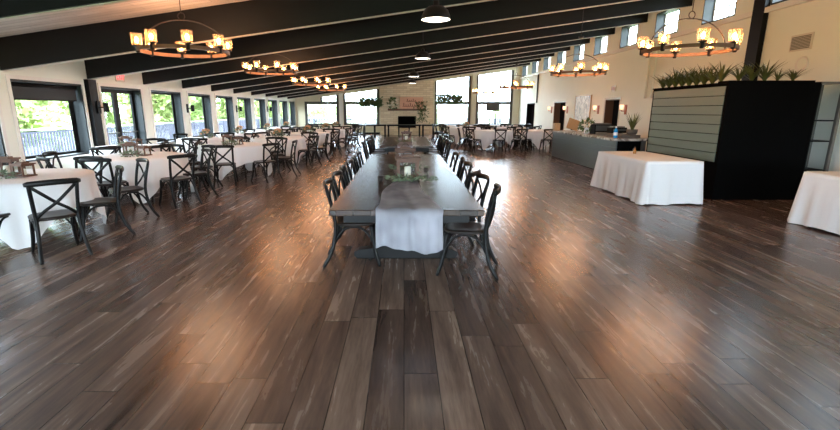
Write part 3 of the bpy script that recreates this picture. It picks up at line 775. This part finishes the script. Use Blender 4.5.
# ------------------------------------------------------------------ cloth-covered rectangular tables
def rect_table(x0, y0, x1, y1, zt, label, clabel, seed):
    xc, yc = (x0 + x1) / 2, (y0 + y1) / 2; hx, hy = (x1 - x0) / 2, (y1 - y0) / 2
    t = thing('banquet_table', label, 'table', (xc, yc, 0))
    MB().box(-hx + .02, -hy + .02, zt - .045, hx - .02, hy - .02, zt - .01).build('tabletop', M['lwood'], t)
    for sx in (-1, 1):
        for sy in (-1, 1): MB().tube([(sx * (hx - .12), sy * (hy - .2), zt - .046), (sx * (hx - .1), sy * (hy - .15), 0)], .016, 8).build('leg', M['iron'], t)
    r0 = random.Random(seed); per = []; rc = .03
    def seg(ax, ay, bx, by, nx, ny, cnt):
        for i in range(cnt):
            u = i / cnt; per.append((ax + (bx - ax) * u, ay + (by - ay) * u, nx, ny, u))
    na, nb = int(hx * 40), int(hy * 40)
    def corner(cx, cy, a0):
        for i in range(8):
            a = a0 + PI / 2 * i / 8; per.append((cx + rc * math.cos(a), cy + rc * math.sin(a), math.cos(a), math.sin(a), -1))
    hx_, hy_ = hx - rc, hy - rc
    seg(-hx_, -hy, hx_, -hy, 0, -1, na); corner(hx_, -hy_, -PI / 2); seg(hx, -hy_, hx, hy_, 1, 0, nb); corner(hx_, hy_, 0)
    seg(hx_, hy, -hx_, hy, 0, 1, na); corner(-hx_, hy_, PI / 2); seg(-hx, hy_, -hx, -hy_, -1, 0, nb); corner(-hx_, -hy_, PI)
    n = len(per); NR = 12; vs = []; ph = [r0.uniform(0, 6) for _ in range(5)]
    for j in range(NR + 1):
        u = j / NR
        for i, (px, py, nx, ny, q) in enumerate(per):
            s_ = px * 1.3 * abs(ny) + py * 1.3 * abs(nx)
            if q < 0: f = .075 * u
            else:
                edge = min(q, 1 - q)
                f = .035 * u + .02 * u * (math.sin(s_ * 9 + ph[0]) + .7 * math.sin(s_ * 17 + ph[1]) + .4 * math.sin(s_ * 31 + ph[2])) + .07 * u * math.exp(-(edge / .05) ** 2)
                f = max(f, .004)
            hem = .02 + .012 * math.sin(s_ * 6 + ph[3]) 
            z = zt - (zt - hem) * u if j else zt
            vs.append((px + nx * (f + .003), py + ny * (f + .003), z))
    inner = []
    for i, (px, py, nx, ny, q) in enumerate(per): vs.append((px * .94, py * .94, zt + .002))
    fs = [(j * n + i, (j + 1) * n + i, (j + 1) * n + (i + 1) % n, j * n + (i + 1) % n) for j in range(NR) for i in range(n)]
    b0 = (NR + 1) * n
    fs += [(i, (i + 1) % n, b0 + (i + 1) % n, b0 + i) for i in range(n)] + [tuple(range(b0, b0 + n))]
    m = MB(); m.add(vs, fs, True); m.sm[-1] = False
    o = m.build('tablecloth', M['cloth']); o.location = (xc, yc, 0); tag(o, clabel, 'tablecloth')
rect_table(3.97, 7.26, 4.9, 9.15, .72, 'rectangular banquet table hidden under white floor-length cloth beside the black cabinet', 'white floor-length cloth over the rectangular table beside the black cabinet', 5)
rect_table(5.45, 4.2, 6.35, 6.05, .72, 'rectangular banquet table under white cloth at the right picture edge', 'white floor-length cloth over the table at the right picture edge', 8)
b = thing('glass_bottle', 'small amber bottle standing on the white rectangular table', 'bottle', (4.43, 8.6, .723))
MB().lathe([(.025, 0), (.03, .01), (.03, .06), (.012, .085), (.011, .11)], 14).build('body', M['brass'], b)
MB().lathe([(.014, .11), (.014, .13)], 10).build('cap', M['iron'], b)

# ------------------------------------------------------------------ black cabinet with sage boards and planter
cx0_, cx1_, cy0, cy1, ct = 5.38, 6.92, 7.68, 9.98, 1.97
cab = thing('storage_cabinet', 'tall matte black cabinet with sage green boards on its left side', 'cabinet', (cx0_, cy0, 0))
W_, D_ = cx1_ - cx0_, cy1 - cy0
MB().box(.03, 0, 0, W_, D_, ct).build('body', M['cabinet'], cab)
m = MB(); n = 8; z0_ = .66; hh = (ct - .03 - z0_) / n
for i in range(n): m.box(.0, .06, z0_ + i * hh, .029, D_ - .06, z0_ + (i + 1) * hh - .012)
m.build('side_boards', M['slatg'], cab)
MB().box(.012, .0, z0_ - .03, .0295, .058, ct).box(.012, D_ - .058, 0, .0295, D_, ct).box(-.01, 0, ct, W_ + .0, .05, ct + .02).box(-.01, .05, ct, .04, D_, ct + .02).build('corner_trim', M['cabinet'], cab)
bevel(MB().box(.05, .06, ct, W_ - .05, .34, ct + .05).build('planter_tray', M['cabinet'], cab), .005)
# metal frame shelf between the cabinet and the wall
sh = thing('metal_shelf', 'open grey metal shelf frame right of the black cabinet', 'shelf', (6.95, 7.75, 0))
for px_, py_ in ((.0, .0), (.42, .0), (.42, .42)):
    MB().box(px_, py_, 0, px_ + .05, py_ + .05, 1.97).build('post', M['steel'] if px_ else M['black'], sh)
MB().box(0, 0, 1.97, .47, .47, 2.0).build('top_shelf', M['steel'], sh)
for z in (.5, 1.0, 1.35): MB().box(.05, .05, z, .42, .45, z + .02).build('shelf', M['black'], sh)
# spiky plants along the cabinet top
def spiky(n, hgt, spread, seed, wid=.028):
    r = random.Random(seed); m = MB()
    for i in range(n):
        a = 2 * PI * i / n + r.uniform(-.3, .3); h = hgt * r.uniform(.6, 1.15); sp = spread * r.uniform(.3, 1.1); w = wid * r.uniform(.8, 1.2)
        d = Vector((math.cos(a), math.sin(a), 0)); s = Vector((-d.y, d.x, 0)); vs = []
        for k in range(6):
            u = k / 5; p = d * (.015 + sp * u ** 1.6) + Vector((0, 0, h * (u - .12 * u * u)))
            ww = w * (1 - u) ** .7 * (1 if k else .7); vs += [p - s * ww, p + d * (-.25 * ww) + Vector((0, 0, -.3 * ww)), p + s * ww]
        fs = []
        for k in range(5): fs += [(k * 3, k * 3 + 1, k * 3 + 4, k * 3 + 3), (k * 3 + 1, k * 3 + 2, k * 3 + 5, k * 3 + 4)]
        m.add(vs, fs, True)
    return m
pm = [spiky(34, .34, .4, 50 + i, .02) for i in range(3)]
pmd = []
for q in pm:
    o = q.build('spiky_plant', M['blade']); pmd.append(o.data); bpy.data.objects.remove(o)
spots = [(5.46, 9.75 - i * .22) for i in range(9)] + [(5.68, 7.88), (5.9, 7.88), (6.12, 7.88), (6.34, 7.88), (6.6, 7.88)]
nm = ['at the back left corner'] + ['%s from the back on the left edge' % w_ for w_ in ('second', 'third', 'fourth', 'fifth', 'sixth', 'seventh', 'eighth')] + ['at the front left corner', 'second along the front', 'third along the front', 'fourth along the front', 'fifth along the front', 'rightmost along the front']
for i, (x, y) in enumerate(spots):
    o = bpy.data.objects.new('spiky_plant', pmd[i % 3]); C.objects.link(o); on_tray = y < 8.0
    o.location = (x, y, ct + (.05 if on_tray else .02)); o.rotation_euler = (0, 0, i * 1.3); sc_ = (.9, .85, 1.1, .95, 1.1, 1.0, 1.05, .9, 1.0, .8, .9, .95, .6, .65)[i]; o.scale = (sc_,) * 3
    tag(o, 'spiky green plant %s of the black cabinet top' % nm[i], 'plant', 'spiky plants on the black cabinet')

# ------------------------------------------------------------------ bar
bar = thing('bar_counter', 'long slate grey bar counter with mottled stone top along right wall', 'counter', (5.04, 10.65, 0))
BL = 4.65
MB().box(.03, .06, 0, .62, BL, .83).build('body', M['cabinet'], bar)
m = MB()
for i in range(5): m.box(0, .03, .02 + i * .162, .029, BL, .02 + (i + 1) * .162 - .004)
m.build('front_panel', M['barp'], bar)
bevel(MB().box(-.12, -.1, .831, .78, BL + .06, .885).build('countertop', M['marble'], bar), .008)
MB().box(.6, -.02, 0, .68, .059, .83).build('end_post', M['steel'], bar)
o = bevel(MB().box(-.22, -.75, 0, .24, .75, .07).build('serving_slab', M['pot']), .01); o.location = (5.45, 11.6, .886); tag(o, 'low grey slab riser at the near end of the bar top', 'riser')
b = thing('water_bottle', 'bright blue bottle with pale label on the near end of the bar', 'bottle', (5.12, 10.93, .886))
MB().lathe([(.04, 0), (.046, .01), (.046, .17), (.02, .22), (.018, .24)], 16).build('body', M['blue'], b)
MB().lathe([(.0465, .06), (.0475, .07), (.0475, .12), (.0465, .13)], 16, caps=False).build('label_band', M['label'], b)
MB().lathe([(.02, .24), (.02, .27)], 10).build('cap', M['label'], b)
def appliance(x, y, z, w, d, h, label, name, cat, rz=0):
    t = thing(name, label, cat, (x, y, z), rz)
    bevel(MB().box(-w / 2, -d / 2, 0, w / 2, d / 2, h).build('body', M['black'], t), .015)
    MB().box(-w / 2 + .03, -d / 2 - .006, h * .35, w / 2 - .03, -d / 2, h - .03).build('front_panel', M['screen'], t)
    MB().box(-w / 2 + .05, -d / 2 + .04, h, w / 2 - .05, d / 2 - .04, h + .03).build('top_tray', M['steel'], t)
appliance(5.55, 12.75, .886, .5, .35, .27, 'black coffee machine on the bar left of the blue bottle', 'coffee_machine', 'machine')
appliance(5.62, 11.95, .957, .4, .3, .14, 'low black box on the bar between machine and spiky plant', 'cash_drawer', 'box')
pl = thing('potted_plant', 'spiky potted plant on the near end of the bar', 'plant', (5.62, 11.15, .957))
MB().lathe([(.09, 0), (.12, .02), (.13, .12), (.11, .12), (.1, .03)], 18).build('pot', M['pot'], pl)
o = spiky(26, .5, .24, 77, .022).build('leaves', M['blade'], pl); o.location = (0, 0, .06)
fl = thing('flower_vase', 'low white and green flower bouquet on the middle of the bar', 'flowers', (5.25, 13.0, .886))
MB().lathe([(.05, 0), (.07, .03), (.06, .14), (.07, .16), (.055, .16)], 16).build('vase', M['label'], fl)
o = bunch(120, .17, .1, .36, .12, 61).build('greenery', M['leaf'], fl)
m = MB(); r = random.Random(12)
for i in range(12):
    d = rdir(r); m.lathe([(.006, -.03), (.045, 0), (.035, .03), (.006, .04)], 8, d.x * .14, d.y * .14, .27 + d.z * .1)
m.build('blossoms', M['petal'], fl)
bd = thing('cutting_board', 'light wooden board leaning up at the far end of the bar', 'board', (5.35, 14.9, .886)); 
o = bevel(MB().box(-.2, -.012, 0, .2, .012, .33).build('board', M['board'], bd), .01); bd.rotation_euler = (-.0, .28, .2)
bd.location = (5.4, 14.6, .94)
o = bevel(MB().box(-.09, -.09, 0, .09, .09, .24).build('wooden_box', M['board']), .01); o.location = (5.05, 15.0, .886); tag(o, 'small wooden box on the far corner of the bar', 'box')

# ------------------------------------------------------------------ chandeliers
def make_chandelier():
    t = thing('chandelier', None, None); R = .62
    m = MB().lathe([(R - .02, -.025), (R + .02, -.025), (R + .02, .025), (R - .02, .025), (R - .02, -.025)], 48, caps=False); m.sm = [False] * len(m.sm)
    m.build('ring', M['ring'], t)
    P = [(math.cos(PI * i / 24) * R, 0, .03 + math.sin(PI * i / 24) * .42) for i in range(25)]
    MB().tube(P, .009, 6).build('arch', M['iron'], t)
    MB().tube([(.05 * math.cos(i / 14 * 2 * PI), 0, .5 + .05 * math.sin(i / 14 * 2 * PI)) for i in range(15)], .007, 6).build('loop', M['iron'], t)
    for i in range(8):
        a = PI / 8 + i * PI / 4; c, s = math.cos(a) * R, math.sin(a) * R
        h = MB().lathe([(.02, -.045), (.03, -.03), (.03, .035), (.062, .045), (.062, .052), (.02, .055), (.018, .085)], 14, c, s).build('lamp_cup', M['iron'], t)
        MB().lathe([(.066, .054), (.08, .215)], 16, c, s, caps=False).build('glass_shade', M['sglass'], h)
        MB().lathe([(.008, .085), (.022, .105), (.026, .13), (.016, .155), (.004, .168)], 10, c, s).build('bulb', M['bulb'], h)
    return t
CD = make_chandelier(); cu = [0]
chs = [(-3.33, 7.15, 2.4, 'left', 'nearest'), (-3.35, 11.75, 2.47, 'left', 'second'), (-3.2, 16.0, 2.42, 'left', 'third'), (-3.2, 20.4, 2.42, 'left', 'farthest'),
       (4.27, 7.1, 2.41, 'right', 'nearest'), (4.3, 11.5, 2.42, 'right', 'second'), (4.4, 18.2, 2.42, 'right', 'third'), (4.35, 24.8, 2.45, 'right', 'farthest')]
for (x, y, z, sd, od) in chs:
    t = CD if not cu[0] else copytree(CD); cu[0] = 1
    t.location = (x, y, z); t.rotation_euler = (0, 0, .12)
    tag(t, 'wooden ring chandelier with lit amber glasses, %s in the %s row' % (od, sd), 'chandelier', 'ring chandeliers')
    top = zc(x) - z
    MB().tube([(0, 0, .55), (0, 0, top - .03)], .006, 6).build('hanging_rod', M['iron'], t)
    MB().lathe([(.06, top - .035), (.06, top - .0)], 14).build('canopy', M['iron'], t)
    ld = bpy.data.lights.new('chandelier_light', 'POINT'); ld.energy = 26; ld.color = (1, .64, .4); ld.shadow_soft_size = .5
    lo = bpy.data.objects.new('chandelier_light', ld); C.objects.link(lo); lo.location = (x, y, z + .13)

# dome pendants
def make_pendant():
    t = thing('pendant_lamp', None, None)
    MB().lathe([(.2, 0), (.195, .05), (.165, .12), (.11, .165), (.045, .185), (.04, .24), (.015, .26)], 28, caps=False).build('dome_shade', M['pendant'], t)
    MB().lathe([(.197, .003), (.19, .05), (.16, .115), (.1, .16), (.01, .17)], 28, caps=False).build('inner_shade', M['pendin'], t)
    MB().lathe([(.012, .08), (.03, .095), (.03, .12), (.014, .15)], 12).build('bulb', M['glow'], t)
    return t
PD = make_pendant(); pu = [0]
for (x, y, z, od) in ((.44, 6.6, 2.75, 'nearest'), (.5, 12.45, 2.87, 'second'), (.37, 17.6, 2.78, 'third'), (.4, 22.6, 2.82, 'farthest')):
    t = PD if not pu[0] else copytree(PD); pu[0] = 1
    t.location = (x, y, z); tag(t, 'black dome pendant lamp over the middle of the hall, %s one' % od, 'pendant lamp', 'dome pendants over the middle')
    MB().tube([(0, 0, .25), (0, 0, zc(x) - z)], .007, 6).build('rod', M['pendant'], t)
    ld = bpy.data.lights.new('pendant_fill_light', 'POINT'); ld.energy = 8; ld.color = (1, .92, .82); ld.shadow_soft_size = .1  # fill light added inside the unlit pendants to brighten the hall
    lo = bpy.data.objects.new('pendant_fill_light', ld); C.objects.link(lo); lo.location = (x, y, z + .03)

# ------------------------------------------------------------------ wall fittings
def left_sconce(y, d):
    t = thing('wall_sconce', 'black wall spotlight on the left wall %s' % d, 'sconce', (XL, y, 1.6), 0, 'black spotlights on the left wall')
    MB().box(0, -.05, -.14, .03, .05, .14).build('backplate', M['black'], t)
    MB().tube([(.03, 0, 0), (.14, 0, 0)], .014, 8).build('arm', M['black'], t)
    o = MB().lathe([(.05, -.1), (.055, -.09), (.055, .09), (.05, .1)], 14, .18).build('lamp_head', M['black'], t)
for y, d in ((YK(0) - .0001, 'by the glass door'), (YK(2) + .1, 'second from the front'), (YK(4) + .1, 'third from the front'), (YK(6) + .1, 'farthest from the camera')):
    o = left_sconce(y, d)
for q in [o for o in C.objects if o.name.startswith('wall_sconce') and abs(o.location.y - YK(0)) < .01]: q.location.x = XL + .1
def right_sconce(y, d):
    t = thing('wall_sconce', 'copper wall sconce with warm glowing shade %s' % d, 'sconce', (XR, y, 1.56), 0, 'copper sconces on the right wall')
    MB().box(-.03, -.06, -.16, 0, .06, .16).build('backplate', M['sconcew'], t)
    MB().tube([(-.03, 0, -.05), (-.16, 0, -.05), (-.16, 0, .02)], .014, 8).build('arm', M['sconcew'], t)
    MB().lathe([(.04, .0), (.055, .03), (.065, .16), (.06, .16), (.04, .03)], 14, -.16).build('shade', M['glow'], t)
for y, d in ((23.35, 'left of the middle doorway'), (21.1, 'right of the middle doorway'), (17.75, 'left of the nearest doorway'), (15.55, 'right of the nearest doorway')): right_sconce(y, d)
def exit_sign(loc, rz, label, lm, bm, em):
    t = thing('exit_sign', label, 'exit sign', loc, rz)
    MB().box(-.17, -.03, -.1, .17, 0, .1).build('housing', bm, t)
    cu_ = bpy.data.curves.new('lettering', 'FONT'); cu_.body = 'EXIT'; cu_.size = .15; cu_.align_x = 'CENTER'; cu_.align_y = 'CENTER'; cu_.extrude = .002
    q = bpy.data.objects.new('lettering', cu_); C.objects.link(q)
    bpy.context.view_layer.update()
    me = bpy.data.meshes.new_from_object(q.evaluated_get(bpy.context.evaluated_depsgraph_get())); bpy.data.objects.remove(q)
    me.materials.clear(); me.materials.append(lm)
    o = bpy.data.objects.new('lettering', me); C.objects.link(o); o.parent = t; o.location = (0, -.033, 0); o.rotation_euler = (PI / 2, 0, 0)
exit_sign((XL + .001, YK(0) + 1.1, 2.33), PI / 2, 'red exit sign glowing above the left glass door', M['red'], M['plate'], 1)
exit_sign((XR - .001, 16.6, 2.3), -PI / 2, 'pale exit sign with red letters above the nearest right doorway', M['palered'], M['plate'], 1)
t = thing('canvas_painting', 'tall pale abstract painting on the right wall between two doorways', 'painting', (XR, 19.3, 1.46))
MB().box(-.04, -.8, -.66, 0, .8, .66).build('canvas', M['art'], t)
MB().box(-.05, -.83, -.69, 0, -.8, .69).box(-.05, .8, -.69, 0, .83, .69).box(-.05, -.8, .66, 0, .8, .69).box(-.05, -.8, -.69, 0, .8, -.66).build('frame', M['board'], t)
t = thing('air_vent', 'grey louvred air vent high on the right wall', 'vent', (XR, 8.97, 2.79))
MB().box(-.02, -.24, -.15, 0, .24, .15).build('frame', M['plate'], t)
m = MB()
for i in range(9): m.box(-.03, -.21, -.12 + i * .027, -.021, .21, -.12 + i * .027 + .018)
m.build('louvres', M['vent'], t)
t = thing('wall_speaker', 'round white ring speaker on the right wall below the vent', 'speaker', (XR, 8.87, 2.39)); t.rotation_euler = (0, -PI / 2, 0)
MB().lathe([(.1, 0), (.14, 0), (.14, .015), (.12, .022), (.1, .012)], 28, caps=False).build('ring', M['whitetrim'], t)
MB().lathe([(.001, .005), (.1, .008)], 28, caps=False).build('grille', M['wall'], t)
pls = [(13.2, 2.42, 'upper square'), (13.2, 2.12, 'lower square'), (10.9, 2.55, 'square')]
for y, z, d in ((12.55, 2.45, 'upper white wall plate left of the cabinet plants'), (12.55, 2.12, 'lower white wall plate left of the cabinet plants'), (10.05, 2.5, 'white wall plate behind the nearest right chandelier')):
    o = bevel(MB().box(-.012, -.1, -.1, 0, .1, .1).build('wall_plate', M['plate']), .004); o.location = (XR, y, z); tag(o, d, 'wall plate', 'plates on the right wall')
for y, z0_, z1_, d in ((14.35, 1.9, 3.5, 'pale conduit pipe left of the pair beside the exit sign'), (14.0, 1.9, 3.5, 'pale conduit pipe right of the pair beside the exit sign'), (26.0, 1.95, 3.5, 'thin pipe on the right wall beside the farthest doorway')):
    o = MB().tube([(XR - .036, y, z0_), (XR - .04, y, z1_)], .035 if y < 20 else .04, 10).build(TRIM(), M['wall'] if y < 20 else M['jamb']); o['kind'] = 'structure'  # wall conduit pipes, carried under trim names

# tv on stand
t = thing('television', 'dark flat television on a floor stand before the right window', 'television', (5.4, 27.8, 0))
bevel(MB().box(-.42, -.03, 1.5, .42, .03, 2.0).build('screen', M['screen'], t), .01)
for sx in (-.17, .17): MB().tube([(sx, 0, 1.5), (sx, 0, .02)], .03, 8).build('pole', M['black'], t)
MB().box(-.35, -.25, 0, .35, .25, .03).build('base', M['black'], t)

# ------------------------------------------------------------------ outside
struct('ground', MB().box(-90, -60, -.6, 90, 120, -.45), M['grass'])
d = MB().box(XL - TH - 5.2, -6, -.2, XL - TH, 40, -.06).build('deck', M['deck']); d['kind'] = 'structure'
d = MB().box(XL - TH, YF + .3, -.2, XR + TH + 2, 40, -.06).build('deck', M['deck']); d['kind'] = 'structure'
def fence(p0, p1, label, post=2.2):
    p0 = Vector(p0); p1 = Vector(p1); t = thing('deck_railing', label, 'railing', p0); dv = p1 - p0; Ln = dv.length; t.rotation_euler = (0, 0, math.atan2(dv.y, dv.x))
    MB().box(0, -.06, .94, Ln, .06, .99).build('cap_rail', M['railcap'], t)
    MB().box(0, -.02, .1, Ln, .02, .16).box(0, -.02, .84, Ln, .02, .9).build('rail', M['fence'], t)
    m = MB(); x = .1
    while x < Ln: m.box(x, -.015, .16, x + .08, .015, .84); x += .14
    o = m.build('balusters', M['fence'], t); o['kind'] = 'stuff'
    for i in range(int(Ln / post) + 1): MB().box(i * post, -.05, 0, i * post + .09, .05, .94).build('post', M['fence'], t)
fence((XL - TH - 5.0, -4, -.06), (XL - TH - 5.0, 39, -.06), 'grey wooden deck railing outside the left windows', 4.4)
fence((XL - TH - 4.8, 39.4, -.06), (XR + 1.8, 39.4, -.06), 'grey wooden deck railing beyond the far windows', 4.4)
def crown_mesh(seed, mat, n=3800):
    r0 = random.Random(seed); blobs = [(Vector((r0.uniform(-1.6, 1.6), r0.uniform(-1.6, 1.6), r0.uniform(.9, 5.6))), r0.uniform(1.1, 1.8)) for _ in range(12)]
    def fn(r):
        c, rad = r.choice(blobs); d = rdir(r); return c + d * rad * r.uniform(.65, 1.05), d + Vector((0, 0, -.2))
    m = leafcluster(n, fn, .42, r0, w=.75)
    o = m.build('crown', mat); me = o.data; bpy.data.objects.remove(o); return me
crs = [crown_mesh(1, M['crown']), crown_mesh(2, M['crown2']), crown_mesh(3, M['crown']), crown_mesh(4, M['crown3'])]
o = MB().tube([(0, 0, -.2), (.05, 0, 2), (-.05, .1, 4.5)], [.22, .17, .07], 8).build('trunk', M['bark']); TRM = o.data; bpy.data.objects.remove(o)
def tree(x, y, s, i, label, sx=1, ci=None):
    t = thing('tree', label, 'tree', (x, y, -.45), i * 1.7, 'trees around the hall')
    a = bpy.data.objects.new('crown', crs[i % 3 if ci is None else ci]); C.objects.link(a); a.parent = t
    b_ = bpy.data.objects.new('trunk', TRM); C.objects.link(b_); b_.parent = t
    t.scale = (s * sx, s * sx, s)
tl = []
r = random.Random(21)
for i in range(20):
    tree(-17 - (i % 3) * 4.6 + r.uniform(-.5, .5), 6 + i * 4.3 + r.uniform(-.6, .6), (.75, .95, 1.1)[i % 3], i, '%s green leafy tree outside the left windows, counting from the front' % (['first', 'second', 'third', 'fourth', 'fifth', 'sixth', 'seventh', 'eighth', 'ninth', 'tenth', 'eleventh', 'twelfth', 'thirteenth', 'fourteenth', 'fifteenth', 'sixteenth', 'seventeenth', 'eighteenth', 'nineteenth', 'twentieth'][i]), 1.25)
far = [(-19, 60, .7), (-12.5, 64, .55), (-7.5, 58, .5), (-2.5, 66, .46), (5, 75, .38), (11, 78, .4), (16, 76, .36), (22, 80, .42), (0, 80, .4)]
fn_ = ['leftmost', 'second from left', 'third from left', 'fourth from left', 'sixth from left', 'seventh from left', 'eighth from left', 'rightmost', 'fifth from left']
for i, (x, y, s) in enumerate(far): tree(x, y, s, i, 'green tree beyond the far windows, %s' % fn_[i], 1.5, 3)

# ------------------------------------------------------------------ light
wd = bpy.data.worlds.new('sky'); sc.world = wd; wd.use_nodes = True; nt = wd.node_tree
bg = nt.nodes['Background']
tc = nt.nodes.new('ShaderNodeTexCoord'); n = nt.nodes.new('ShaderNodeTexNoise'); n.inputs['Scale'].default_value = 2.5; n.inputs['Detail'].default_value = 5
nt.links.new(tc.outputs['Generated'], n.inputs['Vector'])
cr = nt.nodes.new('ShaderNodeValToRGB'); nt.links.new(n.outputs['Fac'], cr.inputs[0])
cr.color_ramp.elements[0].color = (.55, .77, 1, 1); cr.color_ramp.elements[1].color = (.78, .92, 1, 1); cr.color_ramp.elements[0].position = .3; cr.color_ramp.elements[1].position = .6
nt.links.new(cr.outputs[0], bg.inputs['Color']); bg.inputs['Strength'].default_value = 13.5
sn = bpy.data.lights.new('sun', 'SUN'); sn.energy = 4; sn.angle = .02; sn.color = (1, .95, .87)
so = bpy.data.objects.new('sun', sn); C.objects.link(so)
so.rotation_euler = Vector((-.35, -.75, -.62)).to_track_quat('-Z', 'Y').to_euler()
def portal(loc, rot, sx, sy):
    l = bpy.data.lights.new('sky_portal', 'AREA'); l.shape = 'RECTANGLE'; l.size = sx; l.size_y = sy; l.cycles.is_portal = True; l.energy = 1
    o = bpy.data.objects.new('sky_portal', l); C.objects.link(o); o.location = loc; o.rotation_euler = rot
portal((XL - .35, 13.2, 1.05), (0, -PI / 2, 0), 2.1, 34)
portal((.3, YF + .35, 2.2), (-PI / 2, 0, 0), 14.2, 3.8)
portal((.2, YB - .35, 1.25), (PI / 2, 0, 0), 14.2, 1.8)
portal((XR + .35, 13.2, 4.0), (0, PI / 2, 0), .8, 34)

# ------------------------------------------------------------------ camera
cam = bpy.data.cameras.new('camera'); co = bpy.data.objects.new('camera', cam); C.objects.link(co)
co.location = (0, 0, 1.53); co.rotation_euler = (PI / 2 - math.radians(13.21), 0, 0)
cam.sensor_width = 36; cam.lens = 445 / 840 * 36; cam.shift_x = 16 / 840; cam.clip_end = 400
sc.camera = co
vs_ = sc.view_settings; vs_.view_transform = 'Standard'; vs_.look = 'None'; vs_.exposure = 0.95; vs_.gamma = 1; vs_.use_curve_mapping = False
cy = sc.cycles; cy.use_denoising = True; cy.max_bounces = 8; cy.diffuse_bounces = 5; cy.transparent_max_bounces = 16; cy.sample_clamp_indirect = 20
cy.caustics_reflective = False; cy.caustics_refractive = False
